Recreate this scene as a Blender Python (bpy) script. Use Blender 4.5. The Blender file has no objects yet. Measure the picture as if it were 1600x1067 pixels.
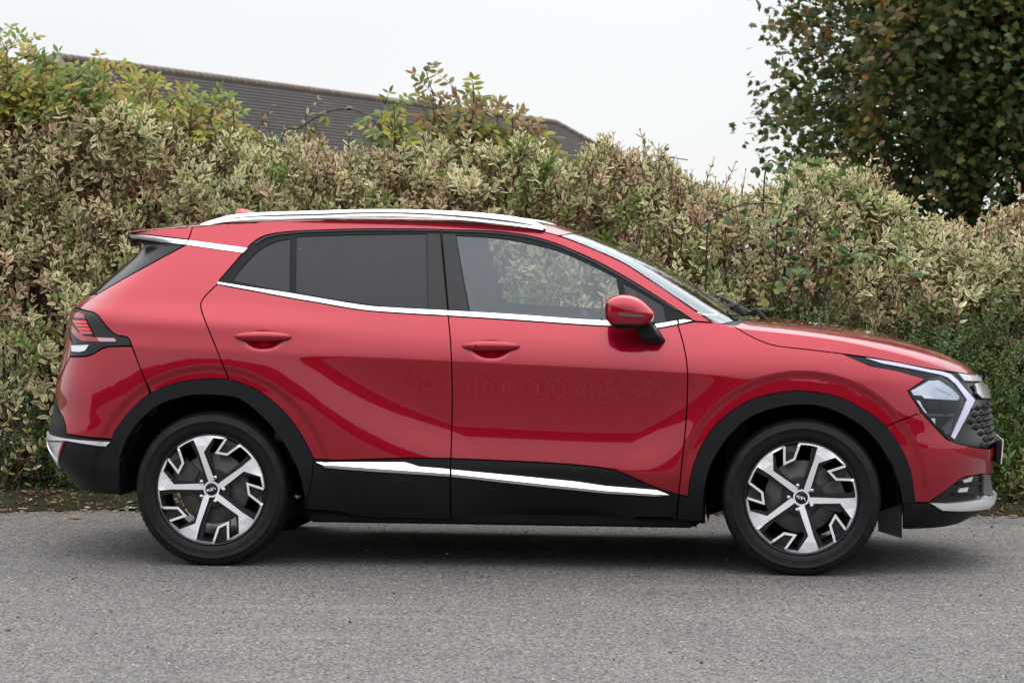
import bpy, bmesh, math, random
import numpy as np
from mathutils import Vector, Matrix
from mathutils.geometry import delaunay_2d_cdt

rnd = random.Random(7)
rng = np.random.default_rng(11)
scene = bpy.context.scene
COL = scene.collection

# ------------------------------------------------------------------ camera
CAM_H, CAM_F, CAR_YAW, CAM_Z, CAM_X, PITCH, ROLL = 1.45, 4203.4, -0.09092, 13.029, 0.0471, 0.034, 0.00617
_fw = np.array([0, math.cos(PITCH), -math.sin(PITCH)])
_u0 = np.array([0, math.sin(PITCH), math.cos(PITCH)])
_r0 = np.array([1.0, 0, 0])
_right = math.cos(ROLL) * _r0 + math.sin(ROLL) * _u0
_up = -math.sin(ROLL) * _r0 + math.cos(ROLL) * _u0
CAM_O = np.array([-CAM_X, -CAM_Z, CAM_H])
cam_d = bpy.data.cameras.new("camera")
cam_d.sensor_width = 36.0
cam_d.lens = CAM_F / 1600 * 36.0
cam_d.clip_start = 0.1
cam_d.clip_end = 3000
cam_d.dof.use_dof = True
cam_d.dof.focus_distance = 12.3
cam_d.dof.aperture_fstop = 8.0
cam = bpy.data.objects.new("camera", cam_d)
COL.objects.link(cam)
M = Matrix.Identity(4)
for i in range(3):
    M[i][0], M[i][1], M[i][2], M[i][3] = _right[i], _up[i], -_fw[i], CAM_O[i]
cam.matrix_world = M
scene.camera = cam

# ------------------------------------------------------------------ daylight: overcast sky
SUN_EL, SUN_AZ = math.radians(60), math.radians(12)
world = bpy.data.worlds.new("World")
scene.world = world
world.use_nodes = True
nt = world.node_tree
nt.nodes.clear()
w_out = nt.nodes.new("ShaderNodeOutputWorld")
w_bg = nt.nodes.new("ShaderNodeBackground")
w_bg2 = nt.nodes.new("ShaderNodeBackground")
w_add = nt.nodes.new("ShaderNodeAddShader")
w_sky = nt.nodes.new("ShaderNodeTexSky")
w_sky.sky_type = 'NISHITA'
w_sky.sun_disc = False
w_sky.sun_elevation = SUN_EL
w_sky.sun_rotation = SUN_AZ
w_hs = nt.nodes.new("ShaderNodeHueSaturation")
w_hs.inputs['Saturation'].default_value = 0.35
nt.links.new(w_sky.outputs[0], w_hs.inputs['Color'])
nt.links.new(w_hs.outputs[0], w_bg.inputs[0])
w_bg.inputs[1].default_value = 0.035          # a thin part of the clear sky
w_tc = nt.nodes.new("ShaderNodeTexCoord")
w_sep = nt.nodes.new("ShaderNodeSeparateXYZ")
nt.links.new(w_tc.outputs['Generated'], w_sep.inputs[0])
w_mr = nt.nodes.new("ShaderNodeMapRange")     # overcast deck: brighter towards the zenith
w_mr.interpolation_type = 'SMOOTHSTEP'
w_mr.inputs[1].default_value = 0.05
w_mr.inputs[2].default_value = 0.85
w_mr.inputs[3].default_value = 0.74
w_mr.inputs[4].default_value = 2.75
nt.links.new(w_sep.outputs[2], w_mr.inputs[0])
w_ns = nt.nodes.new("ShaderNodeTexNoise")
w_ns.inputs['Scale'].default_value = 2.3
w_ns.inputs['Detail'].default_value = 3
nt.links.new(w_tc.outputs['Generated'], w_ns.inputs['Vector'])
w_cm = nt.nodes.new("ShaderNodeMapRange")
w_cm.inputs[1].default_value = 0.3
w_cm.inputs[2].default_value = 0.7
w_cm.inputs[3].default_value = 0.93
w_cm.inputs[4].default_value = 1.06
nt.links.new(w_ns.outputs[0], w_cm.inputs[0])
w_mul = nt.nodes.new("ShaderNodeMath")
w_mul.operation = 'MULTIPLY'
nt.links.new(w_mr.outputs[0], w_mul.inputs[0])
nt.links.new(w_cm.outputs[0], w_mul.inputs[1])
w_bg2.inputs[0].default_value = (0.955, 0.975, 1.0, 1)
nt.links.new(w_mul.outputs[0], w_bg2.inputs[1])
nt.links.new(w_bg.outputs[0], w_add.inputs[0])
nt.links.new(w_bg2.outputs[0], w_add.inputs[1])
nt.links.new(w_add.outputs[0], w_out.inputs[0])

sun_d = bpy.data.lights.new("sun", 'SUN')
sun_d.energy = 0.6
sun_d.angle = math.radians(40)
sun_d.color = (1.0, 0.97, 0.93)
sun = bpy.data.objects.new("sun", sun_d)
COL.objects.link(sun)
_sd = Vector((math.sin(SUN_AZ) * math.cos(SUN_EL), math.cos(SUN_AZ) * math.cos(SUN_EL), math.sin(SUN_EL)))
sun.rotation_euler = _sd.to_track_quat('Z', 'Y').to_euler()

scene.view_settings.view_transform = 'Standard'
scene.view_settings.look = 'None'
scene.view_settings.exposure = 0.0
scene.view_settings.gamma = 1.0
scene.view_settings.use_curve_mapping = False
scene.cycles.max_bounces = 8
scene.cycles.transparent_max_bounces = 16
scene.cycles.use_denoising = True


# ------------------------------------------------------------------ materials
def new_mat(name):
    m = bpy.data.materials.new(name)
    m.use_nodes = True
    return m, m.node_tree, m.node_tree.nodes['Principled BSDF']


def N(t, typ, **kw):
    n = t.nodes.new(typ)
    for k, v in kw.items():
        if k.startswith('i_'):
            n.inputs[k[2:].replace('_', ' ')].default_value = v
        else:
            setattr(n, k, v)
    return n


def noise(t, scale, detail=4, rough=0.55, coord='Object'):
    tc = N(t, 'ShaderNodeTexCoord')
    n = N(t, 'ShaderNodeTexNoise')
    n.inputs['Scale'].default_value = scale
    n.inputs['Detail'].default_value = detail
    n.inputs['Roughness'].default_value = rough
    t.links.new(tc.outputs[coord], n.inputs['Vector'])
    return n


def ramp(t, src, stops):
    r = N(t, 'ShaderNodeValToRGB')
    while len(r.color_ramp.elements) > 1:
        r.color_ramp.elements.remove(r.color_ramp.elements[-1])
    r.color_ramp.elements[0].position = stops[0][0]
    r.color_ramp.elements[0].color = (*stops[0][1], 1)
    for p, c in stops[1:]:
        e = r.color_ramp.elements.new(p)
        e.color = (*c, 1)
    t.links.new(src, r.inputs[0])
    return r


def simple(name, col, rough=0.5, metal=0.0, var=0.15, nscale=40, bump=0.0, spec=0.5, coat=0.0, ior=1.5):
    m, t, b = new_mat(name)
    n = noise(t, nscale)
    lo = tuple(max(0, c * (1 - var)) for c in col)
    hi = tuple(min(1, c * (1 + var)) for c in col)
    r = ramp(t, n.outputs[0], [(0.3, lo), (0.7, hi)])
    t.links.new(r.outputs[0], b.inputs['Base Color'])
    b.inputs['Roughness'].default_value = rough
    b.inputs['Metallic'].default_value = metal
    b.inputs['Specular IOR Level'].default_value = spec
    b.inputs['Coat Weight'].default_value = coat
    b.inputs['IOR'].default_value = ior
    if bump:
        bp = N(t, 'ShaderNodeBump')
        bp.inputs['Strength'].default_value = bump
        bp.inputs['Distance'].default_value = 0.001
        t.links.new(n.outputs[0], bp.inputs['Height'])
        t.links.new(bp.outputs[0], b.inputs['Normal'])
    return m


def glass_mat(name, tint, refl=1.5, extra=1.0, haze=0.0, gcol=(0.88, 0.95, 1.0)):
    m, t, b = new_mat(name)
    t.nodes.remove(b)
    out = t.nodes['Material Output']
    tr = N(t, 'ShaderNodeBsdfTransparent')
    tr.inputs[0].default_value = (*tint, 1)
    gl = N(t, 'ShaderNodeBsdfGlossy')
    gl.inputs['Roughness'].default_value = 0.01
    gl.inputs['Color'].default_value = (*gcol, 1)
    fr = N(t, 'ShaderNodeFresnel')
    fr.inputs[0].default_value = refl
    ml = N(t, 'ShaderNodeMath', operation='MULTIPLY', use_clamp=True)
    ml.inputs[1].default_value = extra
    t.links.new(fr.outputs[0], ml.inputs[0])
    mx = N(t, 'ShaderNodeMixShader')
    t.links.new(ml.outputs[0], mx.inputs[0])
    src = tr.outputs[0]
    if haze:
        df = N(t, 'ShaderNodeBsdfDiffuse')
        df.inputs[0].default_value = (0.55, 0.57, 0.6, 1)
        m2 = N(t, 'ShaderNodeMixShader')
        nz = noise(t, 9.0)
        mh = N(t, 'ShaderNodeMath', operation='MULTIPLY')
        mh.inputs[1].default_value = haze * 2
        t.links.new(nz.outputs[0], mh.inputs[0])
        t.links.new(mh.outputs[0], m2.inputs[0])
        t.links.new(tr.outputs[0], m2.inputs[1])
        t.links.new(df.outputs[0], m2.inputs[2])
        src = m2.outputs[0]
    t.links.new(src, mx.inputs[1])
    t.links.new(gl.outputs[0], mx.inputs[2])
    t.links.new(mx.outputs[0], out.inputs[0])
    return m


def paint_mat():
    m, t, b = new_mat('red_metallic_paint')
    fl = noise(t, 300, 1)
    r = ramp(t, fl.outputs[0], [(0.35, (0.305, 0.002, 0.014)), (0.65, (0.345, 0.0035, 0.019))])
    t.links.new(r.outputs[0], b.inputs['Base Color'])
    b.inputs['Metallic'].default_value = 0.58
    b.inputs['Roughness'].default_value = 0.3
    b.inputs['Coat Weight'].default_value = 1.0
    b.inputs['Coat Roughness'].default_value = 0.015
    b.inputs['Coat IOR'].default_value = 1.58
    b.inputs['Specular IOR Level'].default_value = 0.0
    return m


MT = {}
MT['paint'] = paint_mat()
MT['clad'] = simple('black_textured_plastic', (0.0085, 0.009, 0.0098), 0.5, 0, 0.2, 300, 0.15, 0.16)
MT['gloss_black'] = simple('gloss_black_trim', (0.010, 0.010, 0.011), 0.25, 0, 0.1, 30, 0, 0.3)
MT['satin_black'] = simple('satin_black_trim', (0.008, 0.0085, 0.0095), 0.42, 0, 0.1, 30, 0, 0.14)
MT['shell'] = simple('dark_inner_shell', (0.006, 0.006, 0.006), 0.9, 0, 0.1, 30, 0, 0.1)
MT['chrome'] = simple('satin_chrome', (0.80, 0.81, 0.82), 0.22, 1.0, 0.03, 60)
MT['silver'] = simple('machined_silver', (0.80, 0.80, 0.82), 0.36, 0.45, 0.05, 200)
MT['rail'] = simple('bright_anodised_rail', (0.82, 0.83, 0.84), 0.28, 0.6, 0.03, 60, 0, 0.5, 0.3)
MT['silver_paint'] = simple('silver_painted_trim', (0.5, 0.51, 0.52), 0.32, 0.45, 0.05, 60, 0, 0.5, 0.5)
MT['tyre'] = simple('tyre_rubber', (0.0085, 0.0085, 0.009), 0.5, 0, 0.3, 35, 0.25, 0.16)
MT['rim_black'] = simple('rim_black_lacquer', (0.012, 0.012, 0.014), 0.25, 0, 0.1, 30)
MT['disc'] = simple('brake_disc_iron', (0.12, 0.112, 0.105), 0.5, 0.5, 0.25, 25)
MT['caliper'] = simple('brake_caliper_metal', (0.09, 0.09, 0.095), 0.5, 0.6, 0.3, 30)
MT['nut'] = simple('wheel_nut_steel', (0.5, 0.5, 0.5), 0.25, 1.0, 0.1, 60)
MT['white_mark'] = simple('white_print', (0.8, 0.8, 0.8), 0.4, 0, 0.03, 60)
MT['red_lens'] = simple('red_lamp_lens', (0.33, 0.006, 0.010), 0.12, 0, 0.1, 90, 0, 0.5, 0.8)
MT['red_bright'] = simple('bright_red_lamp_lens', (0.62, 0.012, 0.014), 0.1, 0, 0.1, 90, 0, 0.5, 0.8)
MT['clear_lens'] = simple('clear_reflector_lens', (0.72, 0.74, 0.78), 0.12, 0.35, 0.12, 120, 0, 0.5, 0.8)
MT['drl'] = simple('daytime_lamp_strip', (0.50, 0.51, 0.66), 0.18, 0.0, 0.06, 80, 0, 0.5, 0.9)
MT['lamp_dark'] = simple('lamp_dark_interior', (0.012, 0.012, 0.015), 0.35, 0.0, 0.2, 40, 0, 0.2)
MT['lamp_chrome'] = simple('lamp_chrome_reflector', (0.8, 0.82, 0.86), 0.12, 1.0, 0.04, 40)
MT['glass'] = glass_mat('clear_side_glass', (0.76, 0.83, 0.85), 1.52, 1.65, 0.0)
MT['privacy'] = glass_mat('dark_privacy_glass', (0.10, 0.105, 0.115), 1.5, 0.82, 0.0, (0.95, 0.96, 1.0))
MT['screen'] = glass_mat('windscreen_glass', (0.72, 0.80, 0.80), 1.52, 1.7)
MT['lens_glass'] = glass_mat('headlamp_cover', (0.9, 0.92, 0.95), 1.45, 0.7)
MT['seat'] = simple('dark_seat_cloth', (0.03, 0.031, 0.034), 0.85, 0, 0.2, 200, 0.3, 0.2)
MT['trim_grey'] = simple('grey_cabin_trim', (0.08, 0.083, 0.088), 0.8, 0, 0.08, 80, 0.1, 0.3)
MT['trim_dark'] = simple('dark_cabin_trim', (0.03, 0.03, 0.032), 0.7, 0, 0.1, 80, 0.1, 0.3)
MT['grey_trim'] = simple('dark_grey_bumper_trim', (0.09, 0.092, 0.095), 0.4, 0.3, 0.1, 60)
MT['pink_lens'] = simple('rosy_lamp_strip', (0.48, 0.27, 0.31), 0.15, 0, 0.08, 80, 0, 0.5, 0.6)
MT['plate'] = simple('number_plate_white', (0.75, 0.75, 0.74), 0.35, 0, 0.03, 50)


# ------------------------------------------------------------------ object helpers
def tag(o, label=None, cat=None, group=None, kind=None):
    if label: o['label'] = label
    if cat: o['category'] = cat
    if group: o['group'] = group
    if kind: o['kind'] = kind
    return o


def empty(name, loc=(0, 0, 0), rz=0.0):
    o = bpy.data.objects.new(name, None)
    COL.objects.link(o)
    o.location = loc
    o.rotation_euler = (0, 0, rz)
    return o


def fast_mesh(name, V, F):
    """V (n,3), F (m,k) uniform polygons."""
    V = np.asarray(V, np.float32)
    F = np.asarray(F, np.int32)
    me = bpy.data.meshes.new(name)
    k = F.shape[1]
    me.vertices.add(len(V))
    me.vertices.foreach_set('co', V.ravel())
    me.loops.add(F.size)
    me.loops.foreach_set('vertex_index', F.ravel())
    me.polygons.add(len(F))
    me.polygons.foreach_set('loop_start', np.arange(0, F.size, k, dtype=np.int32))
    me.update(calc_edges=True)
    return me


def link(name, me, mat=None, parent=None, smooth=True):
    o = bpy.data.objects.new(name, me)
    COL.objects.link(o)
    if mat is not None and not me.materials:
        me.materials.append(mat)
    if smooth:
        me.polygons.foreach_set('use_smooth', np.ones(len(me.polygons), bool))
    if parent is not None:
        o.parent = parent
    return o


def mesh_obj(name, V, F, mat, parent=None, normals=None, smooth=True):
    me = bpy.data.meshes.new(name)
    me.from_pydata([tuple(map(float, v)) for v in V], [], [tuple(map(int, f)) for f in F])
    me.update()
    o = link(name, me, mat, parent, smooth)
    if normals is not None:
        me.normals_split_custom_set_from_vertices([tuple(map(float, n)) for n in normals])
    return o


def bm_obj(name, bm, mat, parent=None, smooth=False):
    bmesh.ops.recalc_face_normals(bm, faces=bm.faces[:])
    me = bpy.data.meshes.new(name)
    bm.to_mesh(me)
    bm.free()
    return link(name, me, mat, parent, smooth)


def bm_box(bm, c, s, rot=None, bevel=0.0):
    r = bmesh.ops.create_cube(bm, size=1.0)
    vs = r['verts']
    bmesh.ops.scale(bm, vec=Vector(s), verts=vs)
    if bevel:
        es = list({e for v in vs for e in v.link_edges})
        q = bmesh.ops.bevel(bm, geom=es, offset=bevel, segments=2, affect='EDGES')
        vs = list({v for f in q['faces'] for v in f.verts} | {v for v in vs if v.is_valid})
    if rot is not None:
        bmesh.ops.rotate(bm, cent=(0, 0, 0), matrix=rot, verts=vs)
    bmesh.ops.translate(bm, vec=Vector(c), verts=vs)
    return vs


def tube(path, radii, seg=8):
    """tapered tube along a polyline -> V, F(quads)."""
    P = np.asarray(path, float)
    n = len(P)
    R = np.broadcast_to(np.asarray(radii, float), (n,))
    T = np.gradient(P, axis=0)
    T /= np.linalg.norm(T, axis=1)[:, None] + 1e-9
    ref = np.array([0, 0, 1.0]) if abs(T[0][2]) < 0.9 else np.array([1.0, 0, 0])
    V = []
    for i in range(n):
        a = np.cross(T[i], ref)
        a /= np.linalg.norm(a) + 1e-9
        b = np.cross(T[i], a)
        for k in range(seg):
            th = 2 * math.pi * k / seg
            V.append(P[i] + R[i] * (math.cos(th) * a + math.sin(th) * b))
    F = []
    for i in range(n - 1):
        for k in range(seg):
            F.append((i * seg + k, i * seg + (k + 1) % seg, (i + 1) * seg + (k + 1) % seg, (i + 1) * seg + k))
    return np.array(V), np.array(F)


def lathe(profile, seg, axis='y', close=False):
    """profile [(r, y)] spun about the y axis."""
    n = len(profile)
    V, F = [], []
    for k in range(seg):
        th = 2 * math.pi * k / seg
        c, s = math.cos(th), math.sin(th)
        for r, y in profile:
            V.append((r * c, y, r * s))
    for k in range(seg):
        k2 = (k + 1) % seg
        for i in range(n - 1 + (1 if close else 0)):
            j = (i + 1) % n
            F.append((k * n + i, k * n + j, k2 * n + j, k2 * n + i))
    return np.array(V), F


def lathe_obj(name, profile, seg, mat, parent, shift=(0, 0, 0), smooth=True):
    V, F = lathe(profile, seg)
    bm = bmesh.new()
    vv = [bm.verts.new(tuple(np.array(v) + np.array(shift))) for v in V]
    for f in F:
        try:
            bm.faces.new([vv[i] for i in f])
        except ValueError:
            pass
    bmesh.ops.remove_doubles(bm, verts=bm.verts[:], dist=1e-6)
    bmesh.ops.dissolve_degenerate(bm, edges=bm.edges[:], dist=1e-7)
    return bm_obj(name, bm, mat, parent, smooth)
# ------------------------------------------------------------------ the car's body surface: y^2 = Q(x, z), car frame (x forward, right side at -y)
def pchip(xs, ys, xq):
    xs = np.asarray(xs, float); ys = np.asarray(ys, float)
    h = np.diff(xs); d = np.diff(ys) / h
    m = np.zeros_like(ys)
    for i in range(1, len(xs) - 1):
        if d[i - 1] * d[i] > 0:
            w1 = 2 * h[i] + h[i - 1]; w2 = h[i] + 2 * h[i - 1]
            m[i] = (w1 + w2) / (w1 / d[i - 1] + w2 / d[i])
    m[0], m[-1] = d[0], d[-1]
    i = np.clip(np.searchsorted(xs, xq) - 1, 0, len(xs) - 2)
    t = np.clip((xq - xs[i]) / h[i], 0, 1)
    h00 = 2 * t**3 - 3 * t**2 + 1; h10 = t**3 - 2 * t**2 + t
    h01 = -2 * t**3 + 3 * t**2; h11 = t**3 - t**2
    return h00 * ys[i] + h10 * h[i] * m[i] + h01 * ys[i + 1] + h11 * h[i] * m[i + 1]


class Spl:
    def __init__(self, pts, sig=0.02):
        pts = sorted(pts)
        xs = [p[0] for p in pts]; ys = [p[1] for p in pts]
        self.step = 0.002
        self.x = np.arange(xs[0] - 0.5, xs[-1] + 0.5, self.step)
        y = pchip(xs, ys, np.clip(self.x, xs[0], xs[-1]))
        if sig:
            k = int(4 * sig / self.step)
            g = np.exp(-0.5 * (np.arange(-k, k + 1) * self.step / sig) ** 2)
            g /= g.sum()
            y = np.convolve(np.pad(y, k, mode='edge'), g, mode='valid')
        self.y = y

    def __call__(self, q):
        return np.interp(q, self.x, self.y)


def sstep(a, b, x):
    t = np.clip((x - a) / (b - a), 0, 1)
    return t * t * (3 - 2 * t)


z_top = Spl([(-2.4, 1.44), (-1.936, 1.52), (-1.75, 1.543), (-1.5, 1.570), (-1.0, 1.605), (-0.5, 1.615), (-0.1, 1.605), (0.1, 1.583),
             (0.278, 1.537), (0.452, 1.473), (0.626, 1.394), (0.802, 1.303), (0.932, 1.226), (1.03, 1.165), (1.12, 1.128), (1.25, 1.118), (1.42, 1.102),
             (1.651, 1.07), (1.88, 1.017), (2.035, 0.964), (2.12, 0.918), (2.178, 0.868), (2.3, 0.72)], 0.015)
z_edge = Spl([(-2.4, 1.40), (-1.936, 1.502), (-1.8, 1.520), (-1.5, 1.548), (-1.2, 1.570), (-0.7, 1.588), (-0.3, 1.583), (0.0, 1.563),
              (0.233, 1.516), (0.38, 1.462), (0.529, 1.396), (0.66, 1.314), (0.779, 1.236), (0.87, 1.176), (0.956, 1.124), (1.022, 1.106), (1.2, 1.089), (1.474, 1.057),
              (1.768, 0.993), (1.918, 0.948), (2.05, 0.898), (2.15, 0.840), (2.3, 0.66)], 0.015)
x_front = Spl([(0.05, 1.95), (0.2, 2.14), (0.25, 2.235), (0.29, 2.268), (0.33, 2.262), (0.40, 2.255), (0.45, 2.262), (0.52, 2.272), (0.58, 2.268), (0.64, 2.254),
               (0.72, 2.245), (0.80, 2.225), (0.87, 2.195), (0.96, 2.15), (1.1, 2.1)], 0.012)
x_rear = Spl([(0.1, -1.95), (0.25, -2.02), (0.30, -2.10), (0.38, -2.17), (0.46, -2.235), (0.53, -2.262), (0.60, -2.255), (0.68, -2.235), (0.80, -2.222), (0.93, -2.19),
              (1.05, -2.165), (1.15, -2.145), (1.20, -2.10), (1.25, -2.045), (1.43, -1.835), (1.465, -1.81), (1.497, -1.925), (1.53, -1.95), (1.7, -1.95)], 0.006)
top_p = Spl([(-2, 1.5), (0.1, 1.5), (0.3, 1.5), (0.9, 1.5), (1.1, 1.6), (2.2, 1.6)], 0.05)
top_e = Spl([(-2, 0.85), (0.1, 0.85), (0.3, 0.5), (0.9, 0.5), (1.15, 0.4), (2.2, 0.4)], 0.05)
g_half = Spl([(-2.2, 0.775), (-1.6, 0.80), (-1.2, 0.84), (-0.7, 0.862), (0.5, 0.862), (0.9, 0.850), (1.4, 0.83)], 0.05)
ARCH = [(-1.34, 0.350), (1.34, 0.350)]
HANDLES = []     # filled after the camera rays are known: (x, z, half length, half height, depth)


def lower_width(x, z):
    zc = 0.9335 - 0.0375 * x
    t = z - zc
    r = 0.008
    q = np.sqrt(t * t + r * r)
    tp = 0.5 * (t + q)
    d = 0.5 * (q - t)
    mr = sstep(-0.28, 0.30, x - (-0.86 + (zc - z) * 1.15))
    mf = sstep(-0.12, 0.22, (1.0 - (zc - z) * 0.62) - x)
    m = mr * mf
    conc = -0.13 * d + 1.7 * d ** 4 / (1 + (d / 0.5) ** 6)
    hau = 0.05 * d - 0.10 * d * d
    y = 0.922 - (0.13 * tp + 1.05 * tp * tp) + m * conc + (1 - m) * hau
    y = y + 0.014 * (1 - sstep(-1.25, -0.55, x)) * np.exp(-((t - 0.135) / 0.062) ** 2)
    lo = np.clip(0.46 - z, 0, None)
    y = y - 1.15 * lo * lo - m * 0.16 * lo
    for ax, az in ARCH:
        rr = np.hypot(x - ax, z - az)
        b = sstep(0.535, 0.572, rr) * np.exp(-np.clip(rr - 0.572, 0, None) ** 2 / (2 * 0.17 ** 2))
        up = sstep(-0.05, 0.12, z - az)
        y = y + 0.013 * b * up
    return y


def half_width(x, z):
    zb = 1.15 + 0.04 * (1 - sstep(-1.3, -0.7, x)) - 0.03 * sstep(0.0, 0.8, x)
    k = 0.02
    w_ = zb - z
    ze_ = zb - 0.5 * (w_ + np.sqrt(w_ * w_ + k * k))
    e = z - ze_
    y = lower_width(x, ze_) - 0.42 * e - 0.25 * e * e
    for hx, hz, hl, hh, dep in HANDLES:
        rho = ((x - hx) / hl) ** 2 + ((z - hz) / hh) ** 2
        y = y - dep * (1 - sstep(0.0, 1.0, np.sqrt(rho)))
    return y


NF, NR = 3.3, 7.0


def Q(x, z):
    x = np.asarray(x, float); z = np.asarray(z, float)
    S = half_width(x, z)
    zt, ze = z_top(x), z_edge(x)
    u = np.clip((z - ze) / np.maximum(zt - ze, 0.004), 0, 6)
    Ft = 1 - u ** top_p(x)
    Ft = np.sign(Ft) * np.abs(Ft) ** top_e(x)
    xf = x_front(z)
    s = np.clip((x - 1.2) / (xf - 1.2), 0, 3)
    Ff = 1 - s ** NF
    xr = x_rear(z)
    s2 = np.clip((-1.1 - x) / (-1.1 - xr), 0, 2)
    Fr = 1 - s2 ** NR
    neg = (Ft < 0) | (Ff < 0) | (Fr < 0)
    q = S * S * np.abs(Ft) * np.abs(Ff) * np.abs(Fr)
    return np.where(neg, -np.abs(q) - 1e-9, q)


def Y(x, z):
    return np.sqrt(np.maximum(Q(x, z), 0))


def normal(x, y, z):
    """outward normal at a surface point (y of either sign)."""
    e = 0.0015
    gx = -(Q(x + e, z) - Q(x - e, z)) / (2 * e)
    gz = -(Q(x, z + e) - Q(x, z - e)) / (2 * e)
    n = np.stack([gx, 2 * y, gz], -1)
    return n / (np.linalg.norm(n, axis=-1, keepdims=True) + 1e-12)


_c, _s = math.cos(CAR_YAW), math.sin(CAR_YAW)


def to_car(v):
    return np.array([_c * v[0] + _s * v[1], -_s * v[0] + _c * v[1], v[2]])


_ORG = to_car(CAM_O)


def ray(px, py):
    d = _fw + _right * (px - 800) / CAM_F - _up * (py - 533.5) / CAM_F
    return to_car(d)


def at_y(px, py, y):
    d = ray(px, py)
    return _ORG + d * ((y - _ORG[1]) / d[1])


_YS = np.linspace(-1.05, 0.0, 1500)


def hit(px, py):
    """where the line of sight meets the body side: (x, z) in the car frame."""
    d = ray(px, py)
    t = (_YS - _ORG[1]) / d[1]
    X = _ORG[0] + d[0] * t; Z = _ORG[2] + d[2] * t
    g = _YS ** 2 - Q(X, Z)
    k = np.argmax(g <= 0)
    if g[k] > 0:
        k = int(np.argmin(g))
        return X[k], Z[k]
    if k == 0:
        return X[0], Z[0]
    f = g[k - 1] / (g[k - 1] - g[k])
    return X[k - 1] + f * (X[k] - X[k - 1]), Z[k - 1] + f * (Z[k] - Z[k - 1])


def cr(pts, n=6):
    """Catmull-Rom through points."""
    P = np.asarray(pts, float)
    if len(P) < 3:
        return [tuple(p) for p in P]
    E = np.vstack([2 * P[0] - P[1], P, 2 * P[-1] - P[-2]])
    out = []
    for i in range(1, len(E) - 2):
        for k in range(n):
            t = k / n
            a, b, c, d = E[i - 1], E[i], E[i + 1], E[i + 2]
            out.append(tuple(0.5 * ((2 * b) + (-a + c) * t + (2 * a - 5 * b + 4 * c - d) * t * t + (-a + 3 * b - 3 * c + d) * t ** 3)))
    out.append(tuple(P[-1]))
    return out


def H(pts, smooth=True, n=6):
    """traced line -> points on the body side (x, z)."""
    c = cr(pts, n) if smooth else [tuple(p) for p in pts]
    return [hit(*p) for p in c]


def CF(z):
    return (float(x_front(z)) - 1e-4, z)


def CR_(z):
    return (float(x_rear(z)) + 1e-4, z)


XW = 1.72


def xi_of(x, z):
    x = np.asarray(x, float); z = np.asarray(z, float)
    yf = Y(np.full_like(x, XW), z); yr = Y(np.full_like(x, -XW), z)
    y = Y(x, z)
    f = XW + (x - XW) + np.maximum(yf - y, 0)
    r = -XW + (x + XW) - np.maximum(yr - y, 0)
    return np.where(x > XW, f, np.where(x < -XW, r, x))


def x_of(xi, z):
    xi = np.asarray(xi, float); z = np.asarray(z, float)
    lo = np.where(xi > XW, XW, np.where(xi < -XW, x_rear(z), xi))
    hi = np.where(xi > XW, x_front(z), np.where(xi < -XW, -XW, xi))
    for _ in range(34):
        mid = 0.5 * (lo + hi)
        up = xi_of(mid, z) < xi
        lo = np.where(up, mid, lo); hi = np.where(up, hi, mid)
    return 0.5 * (lo + hi)


def in_poly(px, py, P):
    P = np.asarray(P)
    x0, y0 = P[:, 0], P[:, 1]
    x1, y1 = np.roll(x0, -1), np.roll(y0, -1)
    c = np.zeros(len(px), bool)
    for a, b, cc, d in zip(x0, y0, x1, y1):
        if b == d:
            continue
        k = ((b > py) != (d > py)) & (px < (cc - a) * (py - b) / (d - b) + a)
        c ^= k
    return c


def dist_poly(px, py, P):
    P = np.asarray(P)
    A = P; B = np.roll(P, -1, 0)
    best = np.full(len(px), 1e9)
    for a, b in zip(A, B):
        ab = b - a
        L = ab @ ab + 1e-12
        t = np.clip(((px - a[0]) * ab[0] + (py - a[1]) * ab[1]) / L, 0, 1)
        best = np.minimum(best, np.hypot(px - a[0] - t * ab[0], py - a[1] - t * ab[1]))
    return best


def clean_poly(P, step, tol=0.0015):
    P = [np.array(p, float) for p in P]
    Q_ = [P[0]]
    for p in P[1:]:
        if np.linalg.norm(p - Q_[-1]) > tol:
            Q_.append(p)
    if np.linalg.norm(Q_[0] - Q_[-1]) < tol:
        Q_.pop()
    out = []
    for a, b in zip(Q_, Q_[1:] + Q_[:1]):
        n = max(1, int(math.ceil(np.linalg.norm(b - a) / step)))
        for k in range(n):
            out.append(a + (b - a) * k / n)
    return np.array(out)


def inset_poly(P, d):
    A = 0.5 * np.sum(P[:, 0] * np.roll(P[:, 1], -1) - np.roll(P[:, 0], -1) * P[:, 1])
    prv, nxt = np.roll(P, 1, 0), np.roll(P, -1, 0)
    t1 = P - prv; t2 = nxt - P
    t1 /= np.linalg.norm(t1, axis=1)[:, None] + 1e-12
    t2 /= np.linalg.norm(t2, axis=1)[:, None] + 1e-12
    n1 = np.stack([-t1[:, 1], t1[:, 0]], 1); n2 = np.stack([-t2[:, 1], t2[:, 0]], 1)
    n = n1 + n2
    l = np.linalg.norm(n, axis=1)[:, None]
    n = n / np.maximum(l, 0.6) * np.where(l > 0.6, 2 / np.maximum(l, 0.9), 1)
    return P + n * d * (1 if A > 0 else -1)


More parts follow.
